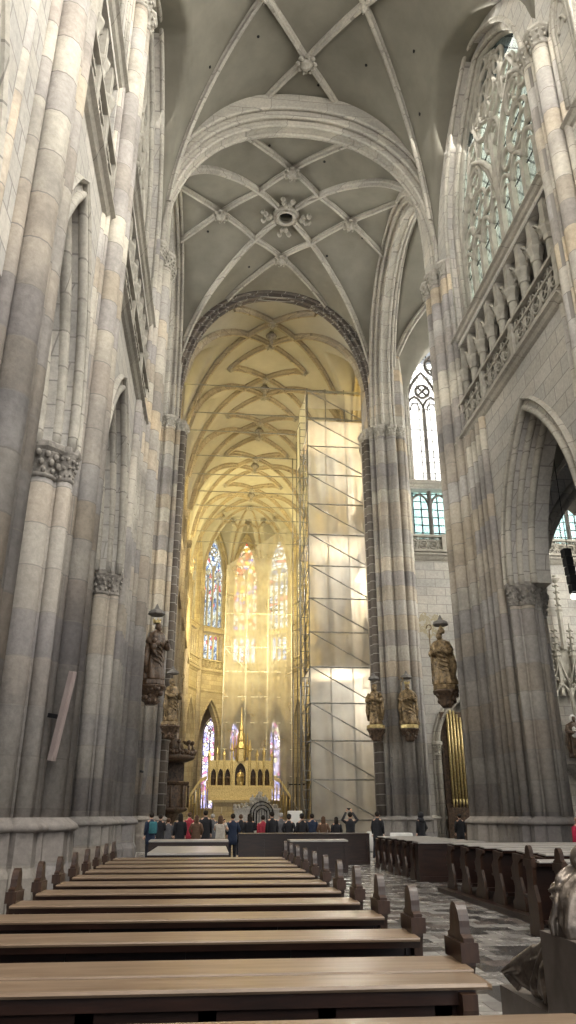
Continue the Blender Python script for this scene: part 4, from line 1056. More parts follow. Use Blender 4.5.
# column loudspeakers
def column_speaker(x, y, z, h, rot, label, matl='speaker', tilt=0):
    r = empty('column_speaker', (x,y,z), label, 'loudspeaker')
    T = Matrix.Translation((x,y,z)) @ Matrix.Rotation(rot,4,'Z') @ Matrix.Rotation(tilt,4,'X')
    obj('cabinet', MB().merge(MB().box(-.05,.05,-.05,.05,0,h), T), M[matl], r)
    g = MB().merge(MB().box(-.04,.04,-.06,-.05,.05,h-.05), T); obj('grille', g, M[matl], r)
    obj('bracket', MB().merge(MB().box(-.03,.03,.08,.3,h*.45,h*.5), T), M['black'], r)
column_speaker(-2.72,13.5,2.4,1.5,radians(60),'slim pinkish-grey column loudspeaker on the second left pier','speaker',radians(10))
column_speaker(-2.35,27.3,2.2,1.5,radians(40),'slim dark column loudspeaker on the left crossing pier below the wooden saint','darkstone',radians(8))
column_speaker(8.75,37.9,2.9,1.3,0,'slim dark column loudspeaker between the two figures on the choir pier','darkstone',radians(8))
column_speaker(10.25,37.9,2.9,1.3,0,'slim dark column loudspeaker at the right edge of the choir pier','darkstone',radians(8))
# hanging line loudspeaker in the right arch
r = empty('hanging_speaker', (10.3,20,7.3), 'black segmented loudspeaker hanging on a cable inside the big right arch', 'loudspeaker')
for k in range(5): obj('segment', MB().box(10.2-.02*k,10.42-.02*k,19.85,20.1,7.55+.27*k,7.79+.27*k), M['black'], r)
obj('cable', MB().tube([(10.3,20,8.85),(10.3,20,13.4)], .012, 5), M['black'], r)
m = MB().ball((10.25,19.95,7.42), .09, 8, 6); lm = mat('lamp_glow'); P_(lm).inputs['Emission Color'].default_value = (1,.98,.9,1); P_(lm).inputs['Emission Strength'].default_value = 6; obj('lamp', m, lm, r)

# gilded bars in the transept doorway, with a black stand
g = empty('organ_pipes', (12.5,39.2,0), 'tall gleaming gilded vertical pipes inside the narrow arch beside the bishop', 'organ pipes')
for k in range(6): obj('pipe', MB().cyl(12.2+.17*k, 39.25, .065, 2.3, 6.5+.2*sin(k*1.1), 10).lathe([(.02,1.9),(.065,2.3)], (12.2+.17*k,39.25,0), 10), M['gold'], g)
obj('case', MB().box(11.85,13.2,39.2,39.45,.0,1.9).box(11.85,13.2,39.36,39.5,1.9,6.6), M['carvedwood'], g)

# gothic wall monument seen through the big arch
mo = empty('wall_monument', (19.0,39.1,0), 'tall pale gothic canopy monument with pinnacles on the transept wall, right edge', 'monument')
m = MB()
for x, z0, z1 in ((19.1,10,14.2),(18.2,7,10.5),(20.0,7,10.5),(18.65,7.5,11.6),(19.55,7.5,11.6)):
    m.lathe([(.16,z0),(.16,z0+(z1-z0)*.5),(.24,z0+(z1-z0)*.53),(.12,z0+(z1-z0)*.58),(.03,z1-.1)], (x,39.1,0), 6, False)
    for k in range(4): 
        for a in range(4): m.ball((x+.14*cos(a*pi/2),39.1+.14*sin(a*pi/2), z0+(z1-z0)*(.6+.09*k)), .07, 5, 4)
m.lathe([(.05,0),(.22,.15),(.3,.25),(.1,.35),(.14,.45)], (19.1,39.1,13.8), 8, False)
obj('pinnacle', m, M['tracery'], mo); m = MB()
for c, w in ((18.65,.45),(19.55,.45)):
    p = ptd(w, 7.2, .9, 8); Fm = lambda u,d,z: (u,39.0+d,z)
    roll(m, [(c+a,z,nu,nz) for a,z,nu,nz in p], 0, 0, .08, Fm, 6)
    m.tube([(c-.55,39.0,7.7),(c,39.0,9.4),(c+.55,39.0,7.7)], .08, 6)
m.box(18.1,20.1,39.1,39.5,7.9,8.05); m.box(18.1,20.1,39.2,39.45,8.0,10.2)
for k in range(16): m.ball((18.15+.13*k,39.0,8.25+.25*sin(k*1.3)), .1, 5, 4)
for s in (18.1,19.1,20.1):
    m.tube([(s,39.0,7.9),(s,39.0,6.8),(s+.05,39.15,6.4)], [.14,.1,.02], 6)
obj('canopy', m, M['tracery'], mo)
m = MB().box(18.0,20.2,38.9,39.45,4.0,4.3).lathe([(.2,3.2),(.7,3.7),(.9,4.0)], (19.1,39.2,0), 8, False); obj('shelf', m, M['darkstone'], mo)
st = empty('statue', (18.95,38.95,4.3), 'small painted madonna in a dark robe standing under the gothic wall canopy', 'statue')
obj('figure', MB().merge(robed(2.2, 21, 1.0), Matrix.Translation((18.95,39.0,4.3))), M['carvedwood'], st)
obj('veil', MB().ball((18.95,39.0,6.3), .17, 8, 6, 1.3), M['silver'], st); obj('child', MB().ball((18.8,38.7,5.75),.10,8,6).ball((18.8,38.72,5.5),.15,8,6,1.4).tube([(18.8,38.72,5.6),(18.7,38.6,5.5)],.04,6), M['silver'], st)
# faded mural on the transept wall
mu = mat('faded_mural', (.42,.37,.28), .9)
n = N(mu,'ShaderNodeTexNoise',Scale=3.2,Detail=7.0,Roughness=.75); g_ = N(mu,'ShaderNodeNewGeometry'); L(mu,g_.outputs['Position'],n.inputs['Vector'])
L(mu, ramp(mu, n.outputs[0], [(.42,(.47,.44,.39)),(.52,(.34,.29,.18)),(.62,(.50,.46,.38))]), P_(mu).inputs['Base Color'])
q = random.Random(2); m = MB()
for c, z, a, b in ((11.75,11.3,.8,.7),(12.35,9.6,.6,.8)):
    pts = [(c+a*(.8+.35*q.random())*cos(t), z+b*(.8+.35*q.random())*sin(t)) for t in [2*pi*k/22 for k in range(22)]]
    m.loft([[(u,39.5-.012,v) for u,v in pts],[(u,39.49,v) for u,v in pts]])
tag(obj('mural', m, mu, None, (12,39.49,10)), 'faded ochre painted tree-like mural on the pale transept wall beside the bishop', 'mural')

# ------------------------------------------------------------------ scaffold with netting in the choir
sc = empty('scaffold', (7.2,45,0), 'tall tube scaffold wrapped in pale see-through netting on the right of the choir', 'scaffold')
xs, ys = (5.3,6.5,7.75,8.95), (42.0,44.5,47.0); top = 27.3
for x in xs:
    for y in ys:
        if x < 6 or y < 43: obj('upright', MB().tube([(x,y,0),(x,y,top+.4)], .035, 5), M['steel'], sc)
zl = 1.3; lv = []
while zl < top+.1: lv.append(zl); zl += 2.0
for z in lv:
    obj('ledger', MB().tube([(5.2,41.74,z),(9.0,41.74,z)], .04, 5), M['steel'], sc)
    obj('ledger', MB().tube([(5.3,41.9,z),(5.3,47.1,z)], .03, 5), M['steel'], sc)
    if z+2 < top+1:
        obj('brace', MB().tube([(5.3,41.68,z+2),(8.9,41.68,z)], .036, 5), M['steel'], sc)
        for k in range(2): obj('brace', MB().tube([(5.3,42+2.5*k,z+2*((k+int(z))%2)),(5.3,44.5+2.5*k,z+2*((k+1+int(z))%2))], .028, 5), M['steel'], sc)
        for k in range(4): obj('rung', MB().tube([(4.85,42.4,z+.5*k),(5.3,42.4,z+.5*k)], .022, 4), M['steel'], sc)
obj('ladder_rail', MB().tube([(4.85,42.4,1),(4.85,42.4,25)], .03, 5), M['steel'], sc)
for y in (44.5,47.0): obj('ladder_rail', MB().tube([(4.85,y,1),(4.85,y,25)], .03, 5), M['steel'], sc)
for z in lv[::2]: obj('tie', MB().tube([(4.85,42.4,z),(4.85,47.0,z+1)], .025, 4), M['steel'], sc)
for z in (9.3, 17.3, 25.3): obj('deck', MB().box(5.35,8.95,42.1,46.9,z,z+.06), M['plank'], sc)
def wavy(nx, nz, f):
    m = MB(); 
    for j in range(nz+1):
        for i in range(nx+1): m.v.append(f(i/nx, j/nz))
    for j in range(nz):
        for i in range(nx): a = j*(nx+1)+i; m.f.append([a,a+1,a+nx+2,a+nx+1]); m.sm.append(True)
    return m
o = obj('netting', wavy(36, 40, lambda u,v: (5.3+3.7*u, 41.88+.10*sin(u*21+v*5)*sin(v*9), .6+v*(24.6))), M['net'], sc)
sh = obj('tarpaulin', wavy(14, 8, lambda u,v: (5.16+.06*sin(9*u), 41.9+5.1*u, 24.0+v*(3.4)+.1*sin(7*u)*(1-v))), M['sheet'], sc)
sh.modifiers.new('t','SOLIDIFY').thickness = .02
sh = obj('tarpaulin', wavy(14, 6, lambda u,v: (5.3+3.6*u, 42.0+.05*sin(8*u), 26.2+1.1*v)), M['net'], sc)
# gauze hung before the middle of the apse
ga = empty('gauze_screen', (4.2,75.7,0), 'sheer gauze screen on a tube frame hanging before the centre of the apse', 'screen')
obj('gauze', wavy(40, 40, lambda u,v: (.75+6.9*u, 75.6+.12*sin(u*33), 3.2+v*(23.0+5.0*u))), M['netapse'], ga)
for x in (.75, 3.0, 5.2, 7.65): obj('upright', MB().tube([(x,75.75,0),(x,75.75,25.8)], .05, 5), M['sheet'], ga)
for z in (5,7.5,10,12.5,15,17.5,21): obj('ledger', MB().tube([(.7,75.7,z),(7.7,75.7,z)], .04, 5), M['sheet'], ga)
for z in (15.2,): 
    obj('brace', MB().tube([(.8,75.72,z+2.2),(3,75.72,z)], .035, 4), M['sheet'], ga); obj('brace', MB().tube([(7.6,75.72,z+2.2),(5.2,75.72,z)], .035, 4), M['sheet'], ga)
for i, y in enumerate((43.2,46.9,49.6,53.8,57.3,60.9,64.2,67.6,71,74.2)):
    tag(obj('tie_rod', MB().tube([(-3.0,y,28.3),(9.0,y,28.3)], .045, 5), M['steel'], None, (3,y,28.3)), 'thin steel rod across the choir vault, %s counted down from the top' % ['first','second','third','fourth','fifth','sixth','seventh','eighth','ninth','lowest'][i], 'tie rod')

# ------------------------------------------------------------------ high altar and furnishings of the choir
al = empty('high_altar', (2.6,73,0), 'gilded gothic high altar with pinnacles and arched niches in the apse', 'altar')
m = MB().box(-1.2,6.4,70.6,74.5,0,.5).box(-.9,6.1,71.1,74.5,.5,1.0).box(-.6,5.8,71.6,74.5,1.0,1.5); obj('steps', m, M['choirstone'], al)
m = MB().box(.2,5.0,72.2,73.4,1.5,2.6).box(0,5.2,72.0,73.5,2.6,2.8); obj('mensa', m, M['choirstone'], al)
m = MB().box(-.35,5.55,73.4,74.1,2.8,3.9).box(-.45,5.65,73.35,74.15,3.8,4.0); 
plate(m, [(-.35,3.9),(5.55,3.9),(5.55,6.3),(-.35,6.3)], [archloop(.24,5.0,.6,4.1,c) for c in (.1,.75,1.4,3.8,4.45,5.1)]+[archloop(.5,5.2,.9,4.1,2.6)], 0, .5, lambda u,d,z: (u,73.5+d,z))
obj('retable', m, M['gold'], al)
m = MB().box(-.3,5.5,74.02,74.1,4,6.3); obj('niche_back', m, M['carvedwood'], al)
for x, z in ((-.35,7.2),(.4,7.6),(1.05,7.3),(1.75,8.2),(3.45,8.2),(4.15,7.3),(4.8,7.6),(5.55,7.2)):
    m = MB().lathe([(.13,6.2),(.12,6.2+(z-6.2)*.45),(.18,6.2+(z-6.2)*.5),(.02,z)], (x,73.7,0), 6, False).lathe([(.14,3.9),(.10,4.1),(.10,6.2)], (x,73.45,0), 6, False); obj('pinnacle', m, M['gold'], al)
m = MB().lathe([(.5,6.2),(.45,7.3),(.6,7.4),(.3,8.0),(.35,8.2),(.2,9.0),(.25,9.1),(.1,10.0),(.03,11.2)], (2.6,73.7,0), 6, False)
for k in range(6): m.lathe([(.1,6.6),(.1,7.6),(.02,8.8)], (2.6+.6*cos(k*pi/3),73.7+.6*sin(k*pi/3),0), 5, False)
obj('spire', m, M['gold'], al)
for k, x in enumerate((.1,.75,1.4,3.8,4.45,5.1)):
    obj('niche_figure', MB().merge(robed(1.0, 30+k), Matrix.Translation((x,73.75,4.05))), M['carvedwood'], al)
obj('niche_figure', MB().merge(robed(1.5, 40), Matrix.Translation((2.6,73.7,4.05))), M['gold'], al)
for s in (-1,1):
    m = MB(); x0 = 2.6+s*3.1; x1 = 2.6+s*4.6
    m.loft([[(x,73,z),(x,73.25,z),(x,73.25,z+.35),(x,73,z+.35)] for x,z in ((x0,4.6),(x0+s*.6,4.3),(x1,3.0),(x1+s*.1,2.8))])
    for k in range(6): x = x0+(x1-x0)*k/5; m.tube([(x,73.1,1.5),(x,73.1,4.5-1.6*k/5)], .06, 5)
    obj('stair_rail', m, M['gold'], al)
to = empty('marble_tomb', (3.5,63,0), 'white marble royal tomb with relief figures and arched grille before the altar', 'tomb')
m = MB().box(1.5,5.6,61.8,65,0,.5).box(1.8,5.3,62,64.8,.5,1.9).box(1.7,5.4,61.9,64.9,1.9,2.05); obj('chest', m, M['silver'], to)
m = MB(); q = random.Random(9)
for k in range(60): x = 1.75+3.6*q.random(); hgt = .9*math.exp(-((x-3.7)/.7)**2)+.25; m.ball((x,61.95+.8*q.random(),2.05+hgt*q.random()), .07+.09*q.random(), 6, 5)
for s in (-1,0,1): m.merge(robed(1.0 if s else 1.25, 50+s), Matrix.Translation((3.7+s*.5,62.4,2.05)))
obj('reclining_figures', m, M['silver'], to)
m = MB(); Fm = lambda u,d,z: (3.9+u,61.75+d,z)
for w in (.9,.65,.4): roll(m, legs(ptd(w,1.6,w*1.0,8),.6), 0, 0, .045, Fm, 5)
for k in range(9): m.tube([(3.1+.2*k,61.75,.6),(3.1+.2*k,61.75,1.9)], .025, 4)
obj('grille', m, M['black'], to)
def candlestick(x, y, h, label, z=0):
    r = empty('candlestick', (x,y,z), label, 'candlestick')
    obj('stem', MB().lathe([(.18,0),(.16,.06),(.05,.15),(.04,h*.35),(.08,h*.38),(.035,h*.42),(.03,h*.7),(.10,h*.72),(.10,h*.74)], (x,y,z), 10), M['gold'], r)
    obj('candle', MB().cyl(x, y, .035, z+h*.74, z+h, 8), M['candle'], r)
tb = empty('side_table', (-1.9,47,0), 'light wooden altar table beside the pulpit at left', 'table')
obj('table_top', MB().box(-2.8,-.8,46.5,47.5,1.15,1.25), M['plank'], tb)
for x in (-2.7,-1.0):
    for y in (46.6,47.3): obj('leg', MB().box(x,x+.1,y,y+.1,0,1.15), M['plank'], tb)
candlestick(-1.0,49,3.0,'tall brass candlestick left of the dark chapel arch'); candlestick(-2.4,49,2.7,'brass candlestick nearest the pulpit')
candlestick(.9,70.0,2.2,'candlestick at the left end of the high altar'); candlestick(6.2,70.0,2.3,'candlestick at the right end of the high altar')
candlestick(5.9,66.5,4.2,'thin tall candlestick right of the altar pinnacles')
cr = empty('processional_cross', (7.3,68,0), 'small dark standing cross at the right foot of the gauze', 'cross')
obj('shaft', MB().tube([(7.3,68,0),(7.3,68,4.6)], .04, 6), M['black'], cr); obj('crossbar', MB().tube([(6.6,68,4.0),(8.0,68,4.0)], .06, 6), M['black'], cr)
def cloth_table(x0,x1,y0,y1,h,label):
    r = empty('covered_table', ((x0+x1)/2,(y0+y1)/2,0), label, 'table'); m = MB(); n = 48
    per = []
    for k in range(n):
        t = 4*k/n; s = int(t); f = t-s
        per.append([(x0+(x1-x0)*f,y0),(x1,y0+(y1-y0)*f),(x1-(x1-x0)*f,y1),(x0,y1-(y1-y0)*f)][s])
    cx, cy = (x0+x1)/2,(y0+y1)/2
    m.loft([[(cx+(x-cx)*(1.05+.03*sin(3*k)),cy+(y-cy)*(1.05+.03*sin(3*k)),.05) for k,(x,y) in enumerate(per)],[(x,y,h-.03) for x,y in per],[(cx+(x-cx)*.96,cy+(y-cy)*.96,h) for x,y in per]], True, True)
    obj('cloth', m, M['whitecloth'], r)
    for x in (x0+.12,x1-.12):
        for y in (y0+.12,y1-.12): obj('leg', MB().cyl(x,y,.03,0,h-.05,6), M['steel'], r)
cloth_table(7.15,7.8,36,36.6,.85,'white cloth-covered stack below the netting, right of the visitors')
cloth_table(8.2,9.1,35.8,36.4,.8,'long white-covered table in front of the choir pier')
cloth_table(3.9,4.6,40.3,40.9,1.75,'small white covered crate at the left foot of the scaffold')
# ------------------------------------------------------------------ people
def skin_mesh(name, verts, edges, radii, sub=1):
    me = bpy.data.meshes.new(name); me.from_pydata(verts, edges, [])
    o = bpy.data.objects.new(name, me); COL.objects.link(o)
    o.modifiers.new('s','SKIN').use_smooth_shade = True
    for i, r in enumerate(radii):
        d = me.skin_vertices[0].data[i]; d.radius = r if isinstance(r, tuple) else (r, r); d.use_root = (i == 0)
    sm = o.modifiers.new('d','SUBSURF'); sm.levels = sub; sm.render_levels = sub
    dg = bpy.context.evaluated_depsgraph_get(); dg.update()
    out = bpy.data.meshes.new_from_object(o.evaluated_get(dg)); bpy.data.objects.remove(o); out.name = name
    return out
POSE = {  # elbow, wrist offsets for (left, right): x, y, z ; figure faces -Y
 'stand': (((-.23,.03,1.14),(-.22,-.05,.90)),((.23,.03,1.14),(.22,-.05,.90))),
 'photo': (((-.26,-.08,1.22),(-.08,-.30,1.50)),((.26,-.08,1.22),(.08,-.30,1.50))),
 'photo_high': (((-.30,-.05,1.45),(-.10,-.22,1.78)),((.30,-.05,1.45),(.10,-.22,1.78))),
 'folded': (((-.25,.02,1.15),(-.04,-.20,1.12)),((.25,.02,1.15),(.06,-.20,1.08))),
 'pockets': (((-.27,.06,1.16),(-.20,-.04,.98)),((.27,.06,1.16),(.20,-.04,.98))) }
BM = {}
def body(pose, walk=0):
    k = (pose, walk)
    if k in BM: return BM[k]
    (le, lw), (re, rw) = POSE[pose]; s = walk
    v = [(0,0,.95),(0,0,1.12),(0,-.01,1.30),(0,0,1.44),(0,-.005,1.52),(0,-.02,1.60),(0,-.02,1.68),
         (-.10,0,.90),(-.11,-.02-.12*s,.50),(-.11,.01-.22*s,.09),(-.12,-.13-.22*s,.04),
         (.10,0,.90),(.11,-.02+.10*s,.50),(.11,.03+.24*s,.09),(.12,-.11+.24*s,.04),
         (-.17,0,1.40),le,lw,(.17,0,1.40),re,rw]
    e = [(0,1),(1,2),(2,3),(3,4),(4,5),(5,6),(0,7),(7,8),(8,9),(9,10),(0,11),(11,12),(12,13),(13,14),(3,15),(15,16),(16,17),(3,18),(18,19),(19,20)]
    r = [(.14,.10),(.12,.09),(.15,.10),(.09,.07),.05,(.075,.09),(.06,.075),.09,.06,.04,.035,.09,.06,.04,.035,.06,.045,.028,.06,.045,.028]
    me = skin_mesh('body', v, e, r)
    c = MB(); n = 18     # coat: torso shell and sleeves
    prof = [(.62,.20,.155),(.80,.20,.15),(.98,.19,.14),(1.12,.175,.13),(1.28,.195,.135),(1.39,.19,.12),(1.45,.12,.085),(1.51,.065,.06)]
    c.loft([[(a*cos(t)*(1+.03*sin(6*t)), b*sin(t)*(1+.03*sin(6*t)), z) for t in [2*pi*i/n for i in range(n)]] for z,a,b in prof], True, True)
    for sx, (el, wr) in ((-1,(le,lw)),(1,(re,rw))):
        c.tube([(sx*.13,0,1.40),(sx*.18,0,1.38),el,(el[0]*.15+wr[0]*.85,el[1]*.15+wr[1]*.85,el[2]*.15+wr[2]*.85)], [.06,.072,.06,.045], 8)
    t = MB()
    for q, i in ((-1,7),(1,11)):
        t.tube([v[i],(v[i][0],v[i][1],.8),v[i+1],v[i+2],(v[i+2][0],v[i+2][1]-.005,.07)], [.10,.095,.075,.058,.055], 8)
    hd = MB()
    for wr, el in ((lw,le),(rw,re)):
        w = Vector(wr); d = (w-Vector(el)).normalized(); side = d.cross(Vector((0,1,0))); side = side.normalized() if side.length > .1 else Vector((1,0,0)); nn = d.cross(side)
        hd.ball(tuple(w+d*.05), .04, 8, 6)
        for f in range(4):
            b = w+d*.075+side*(f-1.5)*.018; L_ = (.06,.07,.065,.05)[f]; hd.tube([b, b+d*L_*.55+nn*.006, b+d*L_+nn*.022], [.010,.009,.006], 5)
        b = w+d*.03+side*.038; hd.tube([b, b+side*.02+d*.025, b+side*.022+d*.055], [.011,.010,.007], 5)
    fc = [('nose',MB().ball((0,-.105,1.60),.016,6,5,1.4)),('ear',MB().ball((-.085,-.01,1.61),.02,6,5,1.4)),('ear',MB().ball((.085,-.01,1.61),.02,6,5,1.4)),('mouth',MB().tube([(-.025,-.098,1.565),(.025,-.098,1.565)],.006,5))]
    BM[k] = (me, c, t, hd, fc); return BM[k]
def person(x, y, rot, h, label, coat, pose='stand', hair='hair_dark', trousers='trousers_dark', hat=None, pack=None, walk=0, hood=None, long_hair=False, phone=False, scarf=None):
    root = empty('person', (x,y,0), label, 'person', 'visitors standing in the crossing')
    me, c, t, hd, fc = body(pose, walk); s = h/1.75
    root.rotation_euler.z = rot; root.scale = (s,s,s)
    def put(name, src, m):
        d = src.copy() if isinstance(src, bpy.types.Mesh) else src.mesh(name)
        d.materials.clear(); d.materials.append(M[m]); o = bpy.data.objects.new(name, d); COL.objects.link(o); o.parent = root; return o
    put('body', me, 'skin'); put('coat', c, coat); put('trousers', t, trousers); put('hand', hd, 'skin'); [put(a_, b_, 'skin') for a_, b_ in fc]
    hm = MB().ball((0,.018,1.655), .098, 12, 8, 1.02)
    if long_hair: hm.loft([[(a*cos(q),.045+b*sin(q),z) for q in [2*pi*i/12 for i in range(12)]] for z,a,b in ((1.36,.07,.03),(1.45,.10,.055),(1.6,.10,.07),(1.68,.08,.06))],True,True)
    if hood: put('hood', MB().ball((0,.02,1.63), .125, 12, 8, 1.15).lathe([(.17,1.38),(.15,1.46),(.10,1.55)],(0,.01,0),12), hood)
    else: put('hair', hm, hair)
    if hat: put('hat', MB().lathe([(.10,1.66),(.105,1.70),(.085,1.76),(.02,1.79)],(0,0,0),12), hat)
    if pack: put('backpack', MB().loft([[(a*.15*cos(q)**3 if 0 else .15*a*(1 if abs(cos(q))>.5 else .8)*(1 if cos(q)>0 else -1)*min(1,abs(cos(q))*1.4), .19+.09*a*sin(q), z) for q in [2*pi*i/12+.1 for i in range(12)]] for z,a in ((1.0,.85),(1.03,1),(1.35,1),(1.42,.8))],True,True), pack)
    if scarf: put('scarf', MB().lathe([(.075,1.44),(.105,1.46),(.11,1.50),(.075,1.53)],(0,0,0),12), scarf)
    if phone:
        (_, lw), (_, rw) = POSE[pose]; z = (lw[2]+rw[2])/2+.08; y_ = lw[1]-.03
        ph = obj('phone', MB().box(-.075,.075,y_-.006,y_+.006,z-.035,z+.035).mesh('phone'), M['black'])
        ph.location = (x,y,0); ph.rotation_euler.z = rot; ph.scale = (s,s,s)
        tag(ph, 'small dark phone held up by the '+('visitor in the cream jacket' if coat == 'coat_cream' else 'black-clad visitor with both arms raised'), 'phone')
    return root
B = pi  # back towards the camera
PEOPLE = [
 (152,29.5,B+.5,1.76,'person in a navy coat with a teal backpack, leftmost of the visitors','coat_navy','stand',dict(pack='coat_teal')),
 (161,31,B-.4,1.70,'person in black beside the teal backpack wearer, turned to the right','coat_black','folded',dict()),
 (169,32,B,1.55,'short person in a pale grey coat among the left visitors','coat_grey','pockets',dict(hair='hair_brown')),
 (181,30,B+.2,1.74,'person in a long black coat below the pulpit, seen from behind','coat_black','stand',dict(long_hair=True)),
 (190,34,B,1.78,'person in a dull red coat partly hidden behind darker visitors at left','coat_red','stand',dict(hair='hair_brown')),
 (197,30,B-.2,1.66,'person in dark brown with shoulder-length hair left of the dark chapel arch','coat_brown','pockets',dict(long_hair=True,hair='hair_brown')),
 (206,31,B,1.85,'tall person in black standing below the dark chapel arch','coat_black','stand',dict()),
 (213,34,B,1.72,'person in dark grey with grey hair between the tall black-clad and cream-clad visitors','coat_grey','stand',dict(hair='hair_grey')),
 (221,27.5,B-.3,1.66,'person in a cream jacket holding up a phone','coat_cream','photo',dict(hair='hair_brown',phone=True,trousers='trousers_blue',long_hair=True)),
 (233,29,B+.3,1.72,'person in teal-dark jacket right of the cream-clad photographer','coat_navy','pockets',dict()),
 (241,33,B,1.70,'person in black under the altar centre, head just above the barrier','coat_black','stand',dict(hair='hair_brown')),
 (250,30,B,1.72,'person in a black coat left of the red jacket','coat_black','folded',dict(long_hair=True)),
 (263,31,B,1.66,'person in a bright red jacket behind the long barrier','coat_red','stand',dict()),
 (272,30,B+.3,1.80,'person in black to the right of the red jacket','coat_black','stand',dict()),
 (281,32,B,1.76,'person in charcoal with grey hair behind the barrier','coat_grey','stand',dict(hair='hair_grey')),
 (289,31,B-.2,1.68,'person in black at the left foot of the scaffold','coat_black','pockets',dict(hat='hat_black')),
 (302,30.5,B,1.70,'person in black with a knitted hat, left of four in front of the scaffold','coat_black','stand',dict(hat='hat_black')),
 (312,32,B,1.72,'person in navy just right of the knitted hat wearer in front of the scaffold','coat_navy','stand',dict()),
 (323,30.5,B,1.62,'person in brown with long hair in front of the netting','coat_brown','pockets',dict(long_hair=True,hair='hair_brown')),
 (336,31,B,1.60,'shorter person in black beside the one raising both arms','coat_black','stand',dict(long_hair=True)),
 (350,29.5,B,1.78,'person in black raising both arms to take a picture','coat_black','photo_high',dict(phone=True)),
 (377,30.5,B-.5,1.80,'person in a long black coat walking across the open floor by the barrier','coat_black','stand',dict(walk=1)),
 (420,29.5,B+.6,1.78,'hooded person in a bulky black coat standing behind the far right benches','coat_black','pockets',dict(hood='coat_black')),
 (459,34,B,1.72,'person in black standing below the gilded pipes','coat_black','stand',dict(hair='hair_dark')),
 (577,18.5,B+.4,1.72,'person in a crimson jacket with grey hair cut off by the right edge','coat_crimson','stand',dict(hair='hair_grey')),
]
def xat(px, y):       # lateral position under which a visitor stands, y metres down the nave
    dx, dy = (px-288), 741*cos(TH)+300*sin(TH)
    rx = dx*cos(PS)+sin(PS)*dy; ry = -dx*sin(PS)+cos(PS)*dy; return rx/ry*y
for px, y, rot, h, lab, coat, pose, kw in PEOPLE: person(round(xat(px, y),2), y, rot, h*.93, lab, coat, pose, **kw)

# ------------------------------------------------------------------ bronze group in the foreground
PB = Vector((2.0, 5.0, 0))
ped = empty('pedestal', (2.6,4.2,0), 'veined dark grey marble block carrying the bronze figure, lower right corner', 'pedestal')
obj('block', MB().box(2.02,3.4,3.2,4.98,0,.90), M['pedestal'], ped)
obj('plinth_step', MB().box(2.06,3.4,4.98,5.9,0,.45), M['pedestal'], ped)
def fold_blob(rings, n=48, seed=1, amp=.08, fr=9):
    """rings: (cx, cy, z, rx, ry)"""
    m = MB(); R = []
    for i, (cx,cy,z,rx,ry) in enumerate(rings):
        R.append([(cx+rx*cos(t)*(1+amp*sin(fr*t+seed+z*6)+amp*.5*sin(2*fr*t-z*14)), cy+ry*sin(t)*(1+amp*sin(fr*t+seed+z*6)+amp*.5*sin(2*fr*t-z*14)), z) for t in [2*pi*k/n for k in range(n)]])
    return m.loft(R, True, True)
def fused(name, mb, loc, vox, matl, parent):
    me = mb.mesh(name, loc); o = bpy.data.objects.new(name, me); COL.objects.link(o)
    r = o.modifiers.new('r','REMESH'); r.mode = 'VOXEL'; r.voxel_size = vox; r.use_smooth_shade = True
    s = o.modifiers.new('s','SMOOTH'); s.factor = .5; s.iterations = 2
    dg = bpy.context.evaluated_depsgraph_get(); dg.update(); out = bpy.data.meshes.new_from_object(o.evaluated_get(dg)); bpy.data.objects.remove(o)
    out.materials.clear(); out.materials.append(M[matl]); q = bpy.data.objects.new(name, out); COL.objects.link(q); q.parent = parent; return q
fg = empty('bronze_figure', (2.35,4.6,.90), 'bronze kneeling figure bowed low in a heavy folded cape at the right edge', 'sculpture')
b = fold_blob([(2.38,4.70,.90,.36,.24),(2.38,4.70,.96,.365,.245),(2.38,4.71,1.04,.35,.24),(2.37,4.72,1.11,.33,.22),(2.36,4.73,1.17,.28,.19),(2.35,4.74,1.22,.20,.14),(2.34,4.75,1.26,.10,.09)], n=72, amp=.05, fr=11)
b.ball((2.265,4.78,1.30), .078, 18, 12, 1.1, 1.0, 1.1).tube([(2.36,4.76,1.18),(2.28,4.78,1.27)], .055, 12)
b.ball((2.205,4.74,1.285), .02, 8, 6, 1.4)
# stiff open collar of the cape
cl = lambda t, k: (2.155+(.088-.014*k)*cos(t), 4.80+.05*cos(t+.5)-.012*k, 1.205+(.050-.008*k)*sin(t)+.02*cos(t)-.012*k)
for k in range(3): b.tube([cl(2*pi*j/24, k) for j in range(25)], .011, 8)
b.ball((2.22,4.78,1.17), .09, 14, 10, .8).ball((2.12,4.80,1.135), .075, 14, 10, .7)
b.tube([(2.23,4.72,1.22),(2.15,4.70,1.18),(2.07,4.75,1.15),(2.03,4.80,1.13)], [.025,.022,.018,.010], 8)
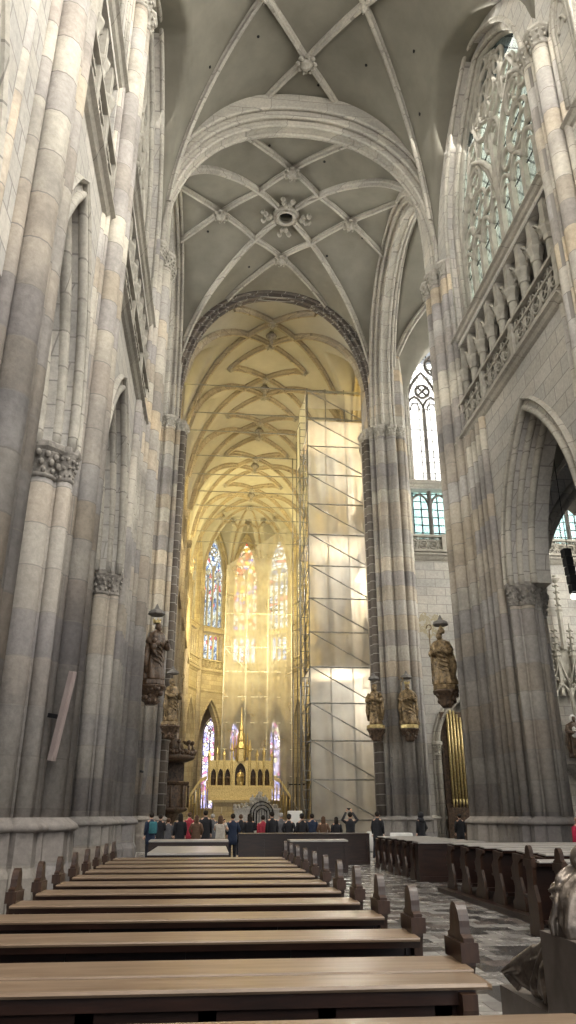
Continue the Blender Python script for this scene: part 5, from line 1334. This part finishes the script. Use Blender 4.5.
# deep hanging folds fanning from the shoulder
for k in range(11):
    f = k/10; x0, y0 = 2.08+.18*f, 4.76-.06*f; x1, y1 = 2.005+.42*f, 4.76-.27*sin(pi*f*.55)-.02
    b.tube([(x0,y0,1.17-.01*k),(x0*.55+x1*.45-.02,y0*.5+y1*.5-.05,1.07),(x1-.012,y1-.02,.97),(x1+.012*(k%3-1),y1-.03,.905)], [.010,.018+.006*(k%2),.022,.016], 8)
b.tube([(2.06,4.74,1.15),(2.16,4.62,1.12),(2.34,4.52,1.13),(2.5,4.48,1.10)], [.02,.03,.035,.03], 8)
b.tube([(2.03,4.78,1.10),(2.10,4.62,1.05),(2.28,4.48,1.05),(2.5,4.44,1.02)], [.012,.024,.03,.02], 8)
fused('figure', b, (2.35,4.6,.90), .007, 'bronze', fg)
c = MB()
c.tube([(2.25,5.02,.88),(2.22,5.14,.80),(2.20,5.28,.66),(2.14,5.38,.52),(2.12,5.42,.48)], [.05,.10,.10,.07,.03], 14)
c.tube([(2.20,5.06,.78),(2.14,5.16,.64),(2.13,5.24,.53),(2.15,5.26,.47)], [.07,.08,.06,.03], 12)
c.tube([(2.16,5.42,.74),(2.08,5.58,.62),(2.03,5.72,.56),(2.10,5.62,.48)], [.03,.045,.02,.03], 10)
c.tube([(2.24,5.10,.84),(2.20,5.34,.74),(2.12,5.54,.62),(2.05,5.70,.57)], [.06,.06,.05,.012], 10)
c.loft([[(2.22,5.04,.84),(2.34,5.04,.84),(2.34,5.04,.46),(2.22,5.04,.46)],[(2.12,5.34,.70),(2.26,5.34,.72),(2.30,5.34,.46),(2.15,5.34,.46)],[(2.04,5.70,.575),(2.06,5.72,.585),(2.12,5.60,.50),(2.10,5.58,.49)]])
for k in range(3): c.tube([(2.14+.03*k,5.10+.1*k,.80-.05*k),(2.08+.03*k,5.16+.12*k,.62-.02*k),(2.10+.02*k,5.2+.12*k,.47)], [.014,.022,.014], 8)
fused('trailing_cloth', c, (2.35,4.6,.90), .008, 'bronze', fg)
# light spots on the figure
